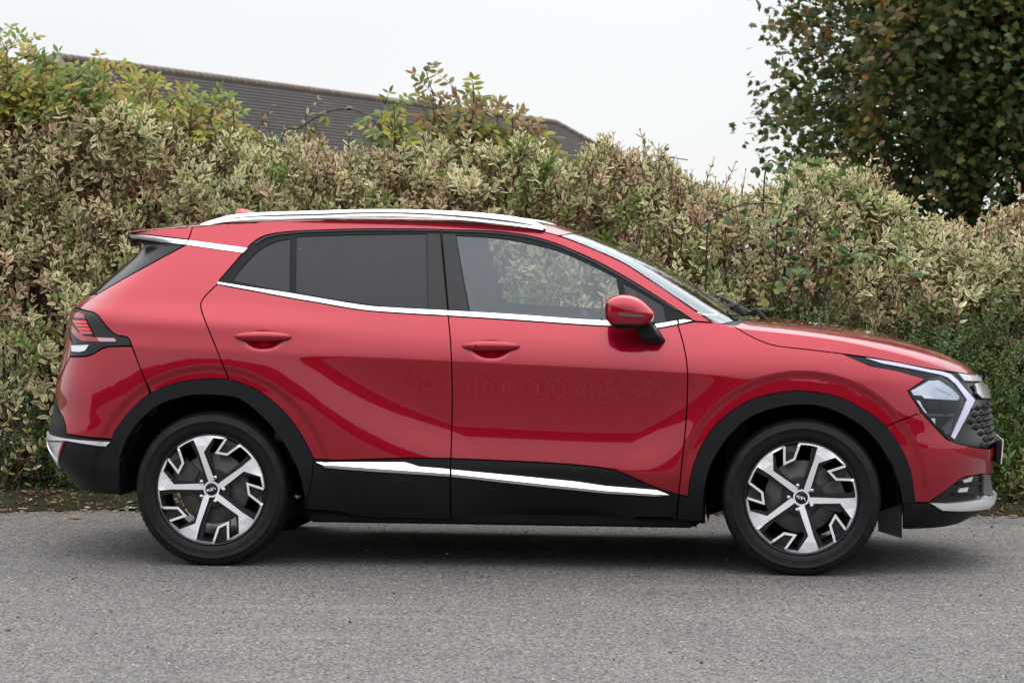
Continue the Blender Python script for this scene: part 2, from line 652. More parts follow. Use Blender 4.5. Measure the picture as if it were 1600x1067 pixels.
def panel(name, poly, mat, parent, off=0.0, depth=0.012, grid=0.016, inset=0.003, mirror='copy', extra=None, edge=0.014, fixed_n=None):
    """a body panel cut from the surface along POLY (x, z); mirror: 'copy' a second object on the other side, 'join' both halves in one mesh."""
    P = clean_poly(poly, 0.02)
    Pw = np.stack([xi_of(P[:, 0], P[:, 1]), P[:, 1]], 1)
    Pw = clean_poly(Pw, edge)
    if inset:
        # no inset along the centre line
        Pi = inset_poly(Pw, inset)
        if mirror == 'join':
            xx = x_of(Pw[:, 0], Pw[:, 1])
            keep = Y(xx, Pw[:, 1]) < 0.05
            Pi[keep] = Pw[keep]
        Pw = Pi
    lo, hi = Pw.min(0), Pw.max(0)
    gx = np.arange(lo[0], hi[0], grid); gz = np.arange(lo[1], hi[1], grid)
    A, B = np.meshgrid(gx, gz)
    A[1::2] += grid * 0.5
    A, B = A.ravel(), B.ravel()
    if extra is not None:
        for ex in extra:
            A = np.concatenate([A, ex[:, 0]]); B = np.concatenate([B, ex[:, 1]])
    isx = np.zeros(len(A), bool)
    if extra is not None:
        isx[-sum(len(ex) for ex in extra):] = True
    k = in_poly(A, B, Pw)
    A, B, isx = A[k], B[k], isx[k]
    if len(A):
        k = dist_poly(A, B, Pw) > np.where(isx, 0.006, grid * 0.45)
        A, B, isx = A[k], B[k], isx[k]
    n_ex = int(isx.sum())
    if len(A):
        ng = len(A) - n_ex
        cell = {(int(a_ / 0.004), int(b_ / 0.004)) for a_, b_ in zip(A[ng:], B[ng:])}
        keep_i = [i_ for i_ in range(len(A)) if i_ >= ng or not any((int(A[i_] / 0.004) + u_, int(B[i_] / 0.004) + w_) in cell for u_ in (-1, 0, 1) for w_ in (-1, 0, 1))]
        A, B = A[keep_i], B[keep_i]
    nb = len(Pw)
    pts = [Vector((a, b)) for a, b in Pw] + [Vector((a, b)) for a, b in zip(A, B)]
    res = delaunay_2d_cdt(pts, [(i, (i + 1) % nb) for i in range(nb)], [], 1, 1e-6)
    v2 = np.array([(v.x, v.y) for v in res[0]])
    faces = [tuple(f) for f in res[2]]
    orig = res[3]
    pos = {}
    for i, o in enumerate(orig):
        for q in o:
            pos[q] = i
    ring = [pos[i] for i in range(nb) if i in pos]
    x = x_of(v2[:, 0], v2[:, 1]); z = v2[:, 1]
    y = -Y(x, z)
    n = normal(x, y, z)
    V = np.stack([x, y, z], 1) + n * off
    shade = n if fixed_n is None else np.broadcast_to(np.array(fixed_n) / np.linalg.norm(fixed_n), n.shape)
    F = []
    for f in faces:
        a, b, c = v2[f[0]], v2[f[1]], v2[f[2]]
        F.append(f if (b[0] - a[0]) * (c[1] - a[1]) - (b[1] - a[1]) * (c[0] - a[0]) > 0 else (f[0], f[2], f[1]))
    NV = len(V)
    Nn = shade
    if depth:
        ro = np.array(ring)
        c1, c2 = V[ro], V[ro] - n[ro] * depth
        # softened outer edge: first ring slightly in
        t = np.roll(c1, -1, 0) - np.roll(c1, 1, 0)
        t /= np.linalg.norm(t, axis=1)[:, None] + 1e-12
        sd = np.cross(n[ro], t)
        area = 0.5 * np.sum(Pw[:, 0] * np.roll(Pw[:, 1], -1) - np.roll(Pw[:, 0], -1) * Pw[:, 1])
        sd = -sd if area > 0 else sd
        # rim points outward from the panel
        if (sd * (c1 - c1.mean(0))).sum() < 0:
            sd = -sd
        m_ = len(ro)
        V = np.vstack([V, c1, c2])
        Nn = np.vstack([shade, sd, sd])
        ctr = np.asarray(c1.mean(0))
        for i in range(m_):
            j = (i + 1) % m_
            q = (NV + i, NV + j, NV + m_ + j, NV + m_ + i)
            nn = np.cross(V[q[1]] - V[q[0]], V[q[3]] - V[q[0]])
            F.append(q if nn @ sd[i] > 0 else q[::-1])
    objs = []
    if mirror == 'join':
        V2 = V * np.array([1, -1, 1]); N2 = Nn * np.array([1, -1, 1])
        F2 = [tuple(i + len(V) for i in f[::-1]) for f in F]
        objs.append(mesh_obj(name, np.vstack([V, V2]), F + F2, mat, parent, np.vstack([Nn, N2])))
    else:
        objs.append(mesh_obj(name, V, F, mat, parent, Nn))
        if mirror == 'copy':
            par2 = parent
            if parent is not None and parent.get('_twin'):
                par2 = bpy.data.objects[parent['_twin']]
            o2 = mesh_obj(name, V * np.array([1, -1, 1]), [f[::-1] for f in F], mat, par2, Nn * np.array([1, -1, 1]))
            objs[0]['_twin'] = o2.name
    return objs[0]


def twin_of(o):
    return bpy.data.objects[o['_twin']] if o is not None and o.get('_twin') else o


def mirror_copy(o):
    """the same piece on the car's other side."""
    me = o.data.copy()
    co = np.empty(len(me.vertices) * 3, np.float32)
    me.vertices.foreach_get('co', co)
    co = co.reshape(-1, 3); co[:, 1] *= -1
    me.vertices.foreach_set('co', co.ravel())
    me.flip_normals()
    me.update()
    o2 = bpy.data.objects.new(o.name.split('.')[0], me)
    COL.objects.link(o2)
    o2.parent = twin_of(o.parent)
    o['_twin'] = o2.name
    return o2


def z_solve(x, y):
    """z on the crown above the side edge for given (x, |y|)."""
    x = np.asarray(x, float); y2 = np.asarray(y, float) ** 2
    lo = z_edge(x) - 0.05; hi = z_top(x) + 0 * x
    for _ in range(40):
        mid = 0.5 * (lo + hi)
        up = Q(x, mid) > y2
        lo = np.where(up, mid, lo); hi = np.where(up, hi, mid)
    return 0.5 * (lo + hi)


def grid_obj(name, P, mat, parent, thick=0.0, nrm=None):
    """structured grid P (n, m, 3) -> mesh, normals outwards from nrm."""
    n, m_, _ = P.shape
    V = P.reshape(-1, 3)
    F = []
    for i in range(n - 1):
        for j in range(m_ - 1):
            a = i * m_ + j
            q = (a, a + 1, a + m_ + 1, a + m_)
            nn = np.cross(V[q[2]] - V[q[0]], V[q[3]] - V[q[1]])
            F.append(q if nn @ nrm.reshape(-1, 3)[a] > 0 else q[::-1])
    return mesh_obj(name, V, F, mat, parent, nrm.reshape(-1, 3))
# ------------------------------------------------------------------ the car
car = empty('parked_car', (0, 0, 0), CAR_YAW)
tag(car, 'glossy red five-door SUV parked side-on on the grey asphalt', 'car')

# door handle recesses are real dents in the surface
for hx, hz in ((412, 527), (767, 542)):
    q = at_y(hx, hz, -0.905)
    HANDLES.append((q[0], q[2] - 0.016, 0.098, 0.050, 0.022))

# ---- traced lines (points along edges, walked on to the body surface)
L_bshut_up = [(688.5, 359), (695, 429), (700, 485.6)]
L_bshut = [(700.3, 493), (704, 535), (705.8, 575), (706.6, 634), (704.5, 716)]
L_rearshut = [(340, 444), (326, 457), (316, 469), (313.8, 480), (320, 499.7), (337, 542), (359.4, 597)]
L_frontshut = [(1059, 507.5), (1068, 539), (1073.6, 572), (1074.2, 610), (1072, 657), (1067, 710), (1060.5, 773)]
L_chrome_b = [(340, 444.5), (400, 455.5), (450, 465), (500, 473.5), (562.5, 484), (620, 489), (699.7, 493.6)]
L_chrome_bf = [(700.3, 493.7), (800, 500), (900, 507), (952, 510), (990, 513), (1024, 513.5), (1059, 507.5)]
L_sill_r = [(490, 717), (534, 718.5), (632.8, 715.6), (704.5, 716)]
L_sill_f = [(704.5, 716), (787.5, 719.5), (850, 722.5), (906, 726.5), (948.4, 732), (976.5, 740), (1018.7, 759), (1060.5, 773)]
L_arch_r = [(174.6, 686), (181, 671), (204, 642), (233.7, 615.6), (279.6, 597.6), (328.8, 592), (358, 593.6), (378, 599), (410.8, 615.6), (443.6, 643.5), (469.8, 678), (490, 717)]
L_arch_ri = [(187.7, 714), (200.9, 681), (227, 648), (260, 627), (302.5, 616.6), (345, 617), (373, 622), (397.7, 638.6), (427, 668), (450, 701), (466.5, 733.7), (476, 773), (477, 793)]
L_arch_f = [(1075.8, 775), (1079, 746.9), (1089, 713), (1103, 685), (1125.6, 656.9), (1153.7, 635.8), (1187.5, 620), (1243.7, 611), (1303, 618.5), (1350, 640.6), (1383.4, 666), (1406, 697), (1422, 734), (1429.7, 784.5)]
L_arch_fi = [(1099, 807), (1099, 775), (1106, 738), (1120, 707.5), (1142.5, 676.5), (1173, 651), (1215.6, 635.8), (1257.8, 631.6), (1294, 637.5), (1337.5, 659), (1368.7, 687.5), (1390.6, 722), (1404.7, 759), (1409, 784.5)]
L_bonnet = [(1144, 508), (1165, 520.8), (1187.5, 532), (1212.8, 540), (1258, 545.5), (1316.4, 552.5), (1377, 561.2), (1440, 573.5), (1478, 579.3), (1503.6, 583), (1522, 586)]
L_dlo_top = [(340, 441), (360, 418), (378, 397), (394, 380), (412, 369), (435, 364), (470, 361), (560, 358), (650, 358), (688.5, 359)]
L_dlo_topf = [(690, 359), (760, 361), (800, 364.5), (830, 369.5), (858, 377), (885, 387), (930, 407), (980, 434.5), (1030, 465.5), (1085, 501.5)]


def sub(line, i0, i1):
    return line[i0:i1]


B_UP, B = H(L_bshut_up), H(L_bshut)
RS, FS = H(L_rearshut), H(L_frontshut)
CB, CBF = H(L_chrome_b), H(L_chrome_bf)
SR, SF = H(L_sill_r), H(L_sill_f)
AR, AF = H(L_arch_r), H(L_arch_f)
ARI, AFI = H(L_arch_ri), H(L_arch_fi)
BON = H(L_bonnet)
DT, DTF = H(L_dlo_top), H(L_dlo_topf)


def cut(pts, f):
    return [p for p in pts if f(p)]


xs_shut = hit(359.4, 597)[0]
AR_quarter = cut(AR, lambda p: p[0] < xs_shut - 0.002)
AR_door = cut(AR, lambda p: p[0] > xs_shut + 0.002)
crease = np.array([(x, 0.9335 - 0.0375 * x + dz) for x in np.arange(-1.1, 1.15, 0.012) for dz in (-0.012, -0.004, 0.004, 0.012)])
dent = np.array([(hx + a * hl, hz + b * hh) for hx, hz, hl, hh, d_ in HANDLES for a in np.linspace(-1.05, 1.05, 44) for b in np.linspace(-1.1, 1.1, 17)])
EX = [crease]

# ---- doors, wings, quarter
rear_door = panel('rear_door', RS + AR_door + SR[1:] + B[::-1][1:] + CB[::-1][1:-1], MT['paint'], car, extra=EX, grid=0.0085, edge=0.010)
front_door = panel('front_door', CBF + FS[1:] + SF[::-1][1:] + B[::-1][1:-1], MT['paint'], car, extra=EX, grid=0.0085, edge=0.010)
arch_f_wing = cut(AF, lambda p: p[0] < hit(1383.4, 666)[0] + 0.001)
wing_lamp = H([(1316.4, 552.5), (1359.4, 571.4), (1402, 579), (1446.7, 591.7)], False) + H([(1418, 611), (1439, 644)], False)
front_wing = panel('front_wing', FS[::-1] + H([(1072, 505), (1086, 502.6), (1121, 505)], False) + cut(BON, lambda p: p[0] < hit(1316, 552)[0]) + wing_lamp + arch_f_wing[::-1], MT['paint'], car, extra=EX, grid=0.0085, edge=0.010)

ws_edge = [(x, float(z_edge(x)) - 0.004) for x in np.arange(0.955, 0.225, -0.03)]
roof_edge = [(x, float(z_edge(x)) - 0.002) for x in np.arange(0.215, -1.50, -0.05)]
body_side = panel('body_side', H([(1086, 502), (1119, 504)], False) + ws_edge + roof_edge + H([(301, 355.5), (294.7, 374.5), (290, 383.3)], False) + H([(154, 459)], False) +
                  H([(122, 481.5), (145, 487.7), (153.8, 493), (166, 509), (177, 520.6), (184.3, 524), (197.7, 526), (202, 529.7), (206, 540)], False) +
                  H([(217, 570), (228.6, 598), (236, 614)], False) + [p for p in AR_quarter if p[0] > hit(237, 614)[0]] + RS[::-1][1:] + DT[1:] + DTF, MT['paint'], car, extra=EX, grid=0.0085, edge=0.010)

# ---- bumpers
front_bumper = panel('front_bumper', H([(1439, 644), (1383.4, 666)], False) + cut(AF, lambda p: p[0] > hit(1384, 667)[0]) +
                     H([(1451, 784.5), (1475, 768), (1496, 751.5), (1507, 744.7), (1535, 740)], False) + [CF(0.405), CF(0.45), CF(0.5), CF(0.55)] +
                     H([(1548, 701), (1518, 698), (1492.7, 691.8), (1477.6, 685)], False), MT['paint'], car, mirror='join')
rear_bumper = panel('rear_bumper', H([(206, 541), (170, 541.8), (160, 544.8), (145.3, 553.4), (135.5, 557), (110, 557.5), (98, 581), (88, 606), (87, 620), (90.6, 637), (99, 652), (103, 665.5), (104, 678)], False) +
                    cut(AR, lambda p: p[0] < hit(236, 614)[0]) + H([(228.6, 598), (217, 570)], False), MT['paint'], car)
tailgate = panel('tailgate', H([(112, 534), (109, 557.5), (97, 581), (87, 606), (86, 619)], False) + [CR_(0.735), CR_(0.85), CR_(1.0), CR_(1.12)] + H([(100, 507)], False), MT['paint'], car, mirror='join')
panel('tailgate_upper', H([(154, 459.5), (122, 481), (99, 482)], False) + [CR_(1.165), CR_(1.21)] + H([(130, 462.5)], False), MT['paint'], tailgate, mirror='join')
panel('rear_window', H([(216, 399), (160, 449), (154, 458.5), (130, 462)], False) + [CR_(1.215), CR_(1.30), CR_(1.38), CR_(1.43)], MT['privacy'], tailgate, mirror='join', off=-0.002)
panel('spoiler_side', H([(301, 355.5), (294.7, 374.5), (224, 366.8), (203, 366.2), (219, 363), (261, 357)], False), MT['paint'], tailgate, off=0.001)
panel('pillar_trim', H([(217, 374), (290, 383.5), (154, 459), (160, 449), (216, 399)], False), MT['gloss_black'], tailgate, off=0.001)
panel('pillar_strip', H([(203, 366.3), (224, 367.3), (294.7, 375.6), (290, 383), (218.7, 374), (206, 371.7)], False), MT['chrome'], tailgate, off=0.004, inset=0.001)
panel('pillar_strip', H([(295.5, 375.6), (340, 381.6), (387.5, 388), (379.5, 395.8), (330, 388.8), (291, 383.2)], False), MT['chrome'], body_side, off=0.004, inset=0.001)
panel('rear_bumper_cladding', H([(87, 620), (90.6, 637), (99, 652), (103, 665.5), (104, 678), (174.6, 687), (187.7, 714), (188.5, 773), (160, 771), (141, 768.5), (116, 763), (99, 753), (89.7, 739)], False) +
      [CR_(0.40), CR_(0.5), CR_(0.6), CR_(0.70)], MT['clad'], car, off=0.002, mirror='join')
panel('rear_bumper_strip', H([(64, 681), (69.5, 675.6), (173.5, 690), (166.5, 697), (107.5, 688.5), (72, 686), (64, 689)], False), MT['rail'], car, off=0.010, inset=0.0005, depth=0.012)
panel('reflector_trim', H([(63.6, 690), (71.5, 689.5), (80.5, 704), (93, 720), (89.7, 732), (75.4, 717), (67, 702)], False), MT['rail'], car, off=0.009, inset=0.0005)
refl = panel('reflector', H([(73, 688), (101.6, 690), (92.5, 719), (81, 703)], False), MT['clear_lens'], car, off=0.005, inset=0.001)
panel('reflector_edge', H([(100, 689.5), (102.8, 690), (93.6, 720), (91.5, 718.5)], False), MT['red_lens'], refl, off=0.008, inset=0.0)

# ---- lower cladding
panel('wheel_arch_trim', AR + H([(487, 750), (481, 775), (478, 794)], False) + ARI[::-1], MT['clad'], car, off=0.008, depth=0.03, inset=0.0005)
panel('wheel_arch_trim', AF + H([(1409.5, 785)], False) + AFI[::-1][1:-1] + H([(1099, 790)], False), MT['clad'], car, off=0.008, depth=0.03, inset=0.0005)
SILL_B = H([(478, 794), (520, 797.5), (585, 808), (704, 810)], False)
SILL_BF = H([(704.6, 810), (850, 815), (962.5, 815.7), (999, 806.5), (1047, 807), (1056.5, 811.5)], False)
panel('sill_cladding', SR + [SILL_B[-1]] + SILL_B[::-1][1:] + H([(481, 775), (487, 750)], False), MT['clad'], rear_door, off=0.006)
panel('sill_cladding', SF + [SILL_BF[-1]] + SILL_BF[::-1][1:], MT['clad'], front_door, off=0.006)
panel('sill_cladding', H([(1061, 773.6), (1075.8, 775), (1099, 776), (1099, 814), (1057.5, 811.5)], False), MT['clad'], front_wing, off=0.006)
UPN, DNN = (0.0, -0.9, 0.43), (0.0, -0.93, -0.36)
st1 = panel('sill_strip', H([(494, 721), (560, 721), (632.8, 721.5), (642, 724), (655.3, 728.3), (702.8, 732.2), (702.8, 739), (590.6, 731.5), (530, 727), (503.4, 725)], False), MT['chrome'], rear_door, off=0.016, inset=0.0004, fixed_n=UPN)
panel('sill_strip_edge', H([(503.4, 725.2), (530, 727.2), (590.6, 731.7), (702.8, 739.2), (702.8, 743), (590.6, 736), (530, 731.5), (508, 728.5)], False), MT['silver_paint'], rear_door, off=0.014, inset=0.0, fixed_n=DNN)
panel('sill_strip', H([(706, 732.4), (800, 740.6), (900, 750), (948, 756.7), (1027, 763.3), (1046, 770.5), (1024, 769.5), (948, 764), (850, 754), (706, 739.2)], False), MT['chrome'], front_door, off=0.016, inset=0.0004, fixed_n=UPN)
panel('sill_strip_edge', H([(706, 739.4), (850, 754.2), (948, 764.2), (1024, 769.7), (1046, 771.4), (1024, 773), (948, 768), (850, 758.3), (706, 743.2)], False), MT['silver_paint'], front_door, off=0.014, inset=0.0, fixed_n=DNN)
panel('lower_bumper', H([(1410, 785), (1452, 785), (1470, 797), (1497, 798), (1556, 791)], False) + [CF(0.262), CF(0.22)] + H([(1547, 804), (1520, 816), (1467.5, 823.5), (1410.5, 826.5)], False), MT['clad'], car, off=0.002, mirror='join')
vent = panel('bumper_vent', H([(1453, 785), (1475, 768.5), (1496, 752.2), (1507, 745.4), (1535, 740.8)], False) + [CF(0.40), CF(0.35), CF(0.31)] + H([(1535, 780), (1490, 786.5)], False), MT['gloss_black'], car, off=-0.006, mirror='join')
panel('skid_plate', H([(1451.7, 785), (1481, 786), (1510, 783), (1533.4, 779), (1535, 773.5), (1550, 776.5)], False) + [CF(0.31), CF(0.285), CF(0.262)] + H([(1556, 790.5), (1496, 796.8), (1470.5, 796)], False), MT['rail'], car, off=0.012, mirror='join', inset=0.001, depth=0.02)
panel('vent_upright', H([(1534.5, 741), (1544.5, 741), (1550, 774), (1534.5, 773)], False), MT['grey_trim'], vent, off=0.008, inset=0.0)
for y0, y1, xl in ((753.5, 757, 1497), (770.5, 773.5, 1490)):
    panel('vent_slat', H([(xl, y0), (1534, y0 - 1), (1534, y1 - 1), (xl - 3, y1)], False), MT['satin_black'], vent, off=0.006, inset=0.0)
for a in ([(1505, 751), (1521, 744.5), (1518, 752), (1507, 754)], [(1497.5, 769), (1501, 763), (1514, 761), (1511.5, 768)]):
    panel('fog_lamp', H(a, False), MT['clear_lens'], vent, off=-0.001, inset=0.0)
for q in ((1372, 829.7), (1409, 840.6)):
    pass
fa = at_y(1371, 800, -0.80); fb = at_y(1409, 786, -0.80); fc = at_y(1409, 840, -0.80); fd = at_y(1372, 829, -0.80)
V = [(p[0], yy, p[2]) for yy in (-0.80, -0.815) for p in (fa, fb, fc, fd)]
V = V + [(a, b + 0.2 * 0, c) for a, b, c in []]
o = mesh_obj('wheel_deflector', V, [(0, 1, 2, 3), (7, 6, 5, 4), (0, 4, 5, 1), (1, 5, 6, 2), (2, 6, 7, 3), (3, 7, 4, 0)], MT['clad'], car, smooth=False)
mirror_copy(o)

# ---- window surrounds, glass
GQ = H([(364, 438.5), (371, 427), (395, 400), (412, 386.5), (432, 377), (453, 373)], True) + H([(452, 456.5)], False)
GR = H([(463.5, 369.5), (560, 366.3), (666, 365)], True) + H([(668, 484), (610, 479.5), (562, 473), (510, 465.5), (462.6, 457)], False)
GF = H([(713, 368), (759, 370), (800, 375), (843.7, 384), (880, 394.5), (920, 412), (962.5, 433.6)], True) + H([(966, 450), (973, 500.8), (950, 500), (850, 495.2), (735, 489.2)], False)
GT = H([(974, 442.5), (1000, 456), (1035.6, 477), (1041, 503.5), (985, 503)], False)
CT = H([(340.5, 441), (400, 450.6), (450, 458), (562, 476.6), (620, 481.6), (699.6, 485.6)], True)
CTF = H([(700.4, 485.8), (800, 491.5), (900, 498.8), (950, 501.5), (990, 505), (1024, 506.5), (1058, 501.2)], True)


def strip(a, b):
    return a + b


def frame_with_hole(name, outer, holes, mat, parent, off):
    """a surround: outer polygon minus the glass openings, stitched with the same surface."""
    P = clean_poly(outer, 0.02)
    loops = [inset_poly(clean_poly(P, 0.014), 0.0025)] + [clean_poly(clean_poly(h, 0.02), 0.014) for h in holes]
    pts, edges = [], []
    for lp in loops:
        b0 = len(pts)
        pts += [Vector(p) for p in lp]
        edges += [(b0 + i, b0 + (i + 1) % len(lp)) for i in range(len(lp))]
    res = delaunay_2d_cdt(pts, edges, [], 1, 1e-6)
    v2 = np.array([(v.x, v.y) for v in res[0]])
    F0 = []
    cen = np.array([v2[list(f)].mean(0) for f in res[2]])
    bad = np.zeros(len(cen), bool)
    for lp in loops[1:]:
        bad |= in_poly(cen[:, 0], cen[:, 1], lp)
    bad |= ~in_poly(cen[:, 0], cen[:, 1], loops[0])
    F0 = [tuple(f) for f, k in zip(res[2], bad) if not k]
    x, z = v2[:, 0], v2[:, 1]
    y = -Y(x, z)
    n = normal(x, y, z)
    V = np.stack([x, y, z], 1) + n * off
    F = []
    for f in F0:
        nn = np.cross(V[f[1]] - V[f[0]], V[f[2]] - V[f[0]])
        F.append(f if nn @ n[f[0]] > 0 else f[::-1])
    # rim walls on every open edge
    cnt = {}
    for f in F:
        for a, b in zip(f, f[1:] + f[:1]):
            cnt[(a, b)] = 1
    V2 = [tuple(v) for v in V]; N2 = [tuple(v) for v in n]
    for (a, b) in list(cnt):
        if (b, a) not in cnt:
            t = V[b] - V[a]
            sd = np.cross(t, n[a]); sd /= np.linalg.norm(sd) + 1e-12
            k = len(V2)
            for p_, nn in ((V[a], n[a]), (V[b], n[b])):
                V2.append(tuple(p_)); V2.append(tuple(p_ - nn * 0.012))
            N2 += [tuple(sd)] * 4
            F.append((k, k + 1, k + 3, k + 2))
    o = mesh_obj(name, V2, F, mat, parent, N2)
    o2 = mesh_obj(name, np.array(V2) * np.array([1, -1, 1]), [f[::-1] for f in F], mat, twin_of(parent), np.array(N2) * np.array([1, -1, 1]))
    o['_twin'] = o2.name
    return o


frame_with_hole('window_frame', DT + B_UP[1:] + CT[::-1][1:], [GQ, GR], MT['satin_black'], rear_door, -0.001)
frame_with_hole('window_frame', DTF[:-1] + H([(1083, 500)], False) + CTF[::-1] + B_UP[::-1][1:-1], [GF, GT], MT['satin_black'], front_door, -0.001)
panel('quarter_window', GQ, MT['privacy'], rear_door, off=-0.005, inset=-0.004, depth=0.003)
panel('side_window', GR, MT['privacy'], rear_door, off=-0.005, inset=-0.004, depth=0.003)
panel('side_window', GF, MT['glass'], front_door, off=-0.005, inset=-0.004, depth=0.003)
panel('quarter_window', GT, MT['privacy'], front_door, off=-0.005, inset=-0.004, depth=0.003)
panel('pillar_trim', H([(667.5, 365.5), (687.6, 366), (699, 485), (669, 484)], False), MT['gloss_black'], rear_door, off=0.002, inset=0.0008)
panel('pillar_trim', H([(691.5, 366), (711.5, 366.5), (733, 488), (702, 485.6)], False), MT['gloss_black'], front_door, off=0.002, inset=0.0008)
# thin raised lip along the top of the frame catches light
panel('window_seal', H([(398, 379.5), (414, 369.8), (436, 365), (470, 362), (560, 359), (650, 359), (687.5, 360), (687.5, 362), (650, 361.3), (560, 361.3), (470, 364.3), (437, 367.4), (416, 372.4), (400, 382.4)], False), MT['gloss_black'], rear_door, off=0.004, inset=0.0)
panel('window_seal', H([(691, 360), (760, 362.2), (800, 365.7), (830, 370.7), (858, 378.2), (885, 388.2), (930, 408.2), (980, 435.7), (1030, 466.7), (1060, 485), (1056, 485.4), (1028, 468.7), (978, 438), (928, 410.6), (883, 390.6), (857, 380.6), (829, 373.2), (800, 368.2), (760, 364.6), (691, 362.2)], False), MT['gloss_black'], front_door, off=0.004, inset=0.0)

panel('belt_strip', CT + CB[::-1], MT['chrome'], rear_door, off=0.007, inset=0.001, fixed_n=(0.0, -0.9, 0.43))
panel('belt_strip', CTF + CBF[::-1], MT['chrome'], front_door, off=0.007, inset=0.001, fixed_n=(0.0, -0.9, 0.43))
panel('belt_strip', H([(1060.5, 500.8), (1068, 499.6), (1083, 501.6), (1061, 507)], False), MT['chrome'], front_wing, off=0.007, inset=0.0008, fixed_n=(0.0, -0.9, 0.43))

# ---- handles
for (hx, hz, hl, hh, dep), door in zip(HANDLES, (rear_door, front_door)):
    n_, m_ = 25, 12
    V, F = [], []
    for i in range(n_):
        s = -1 + 2 * i / (n_ - 1)
        w = max(1e-3, (1 - s * s)) ** 0.42
        xx = hx + s * 0.134
        zz = hz + 0.019 + 0.002 * (1 - s * s)
        yy = -float(np.sqrt(max(0, (0.922 - 0.13 * (zz - 0.95)) ** 2))) - 0.012 * (1 - s ** 4)
        ysurf = -float(Y(xx, zz + 0.06)) * 0.5 - float(Y(xx, zz - 0.055)) * 0.5
        yy = ysurf - 0.004 - 0.020 * (1 - s ** 4)
        for k in range(m_):
            th = 2 * math.pi * k / m_
            ct, st = math.cos(th), math.sin(th)
            V.append((xx, yy + 0.018 * w * ct, zz + 0.0225 * w * math.copysign(abs(st) ** 0.8, st) - 0.004 * w * ct * 0))
    for i in range(n_ - 1):
        for k in range(m_):
            F.append((i * m_ + k, i * m_ + (k + 1) % m_, (i + 1) * m_ + (k + 1) % m_, (i + 1) * m_ + k))
    o = mesh_obj('door_handle', V, F, MT['paint'], door)
    mirror_copy(o)
    if door is front_door:
        bm = bmesh.new()
        bmesh.ops.create_cone(bm, cap_ends=True, segments=12, radius1=0.006, radius2=0.005, depth=0.004)
        bmesh.ops.rotate(bm, cent=(0, 0, 0), matrix=Matrix.Rotation(math.pi / 2, 3, 'X'), verts=bm.verts[:])
        bmesh.ops.translate(bm, vec=(hx - 0.065, -float(Y(hx, hz + 0.06)) * 0.5 - float(Y(hx, hz - 0.055)) * 0.5 - 0.036, hz + 0.021), verts=bm.verts[:])
        bm_obj('handle_button', bm, MT['gloss_black'], door)

# ---- bonnet
ni, nj = 80, 46
xb = np.array([p[0] for p in BON]); zbn = np.array([p[1] for p in BON])
o_ = np.argsort(xb)
bon_z = lambda x: np.interp(x, xb[o_], zbn[o_])
sx = 1 - (1 - np.linspace(0, 1, ni)) ** 1.5
X1 = float(xb.max())
x_tip = 2.172
P = np.zeros((ni, nj, 3))
w = np.linspace(0, 1, nj)
for j in range(nj):
    wc = w[j]
    xr0 = xb.min() + 0.004 + 0.10 * sstep(0.25, 1.0, wc)
    xs_ = xr0 + (x_tip - xr0) * sx
    zb_ = bon_z(xs_)
    zb_ = np.where(xs_ > X1, np.interp(xs_, [X1, x_tip], [zbn[o_][-1], float(z_top(x_tip)) - 0.004]), zb_) + 0.002
    ze_ = z_edge(xs_)
    yb_, ye_ = Y(xs_, zb_), Y(xs_, ze_)
    if wc < 0.34:
        f = wc / 0.34
        zz = zb_ + (np.maximum(ze_, zb_ + 0.002) - zb_) * f
        yy = Y(xs_, zz)
    else:
        f = (wc - 0.34) / 0.66
        yt = np.where(zb_ < ze_, ye_, yb_) * (1 - f ** 2.0)
        zz = z_solve(xs_, yt)
        yy = yt
    P[:, j] = np.stack([xs_, -yy, zz], 1)
nr = normal(P[..., 0], P[..., 1], P[..., 2])
nr[:, -1, 1] = 0
# soften the ridge slightly by blending normals across it
full = np.concatenate([P, P[:, ::-1][:, 1:] * np.array([1, -1, 1])], 1)
nfull = np.concatenate([nr, nr[:, ::-1][:, 1:] * np.array([1, -1, 1])], 1)
nfull /= np.linalg.norm(nfull, axis=2, keepdims=True)
bonnet = grid_obj('bonnet', full, MT['paint'], car, nrm=nfull)

# ---- windscreen, roof
def crown(name, edge_lo, edge_hi, n_i, n_j, mat, off=0.0):
    """strip of the crown between two cross curves given as x(f) with f=0 at the edge, 1 at the centre."""
    P = np.zeros((n_i, n_j, 3))
    for j in range(n_j):
        f = j / (n_j - 1)
        x0, x1 = edge_lo(f), edge_hi(f)
        xs_ = np.linspace(x0, x1, n_i)
        ye = Y(xs_, z_edge(xs_) - 0.001)
        yt = ye * (1 - f ** 1.6)
        zz = np.where(f == 0, z_edge(xs_), z_solve(xs_, yt))
        P[:, j] = np.stack([xs_, -yt, zz], 1)
    nr = normal(P[..., 0], P[..., 1], P[..., 2])
    full = np.concatenate([P, P[:, ::-1][:, 1:] * np.array([1, -1, 1])], 1)
    nf = np.concatenate([nr, nr[:, ::-1][:, 1:] * np.array([1, -1, 1])], 1)
    full = full + nf * off
    return grid_obj(name, full, mat, car, nrm=nf)


wtop = lambda f: 0.225 + 0.075 * (1 - (1 - f) ** 2)
wbot = lambda f: 0.955 + 0.165 * (1 - (1 - f) ** 2)
crown('windscreen', lambda f: wtop(f) + 0.004, wbot, 40, 26, MT['screen'], -0.002)
roof = crown('roof', lambda f: -1.50, lambda f: wtop(f) - 0.004, 60, 26, MT['paint'])
crown('spoiler', lambda f: -1.80 - 0.13 * f, lambda f: -1.506, 24, 20, MT['paint'])
# windscreen black border along the base and header
crown('scuttle', lambda f: wbot(f) + 0.002, lambda f: 1.012 + 0.10 * sstep(0.0, 1.0, f) + 0.03, 8, 20, MT['satin_black'], -0.004)

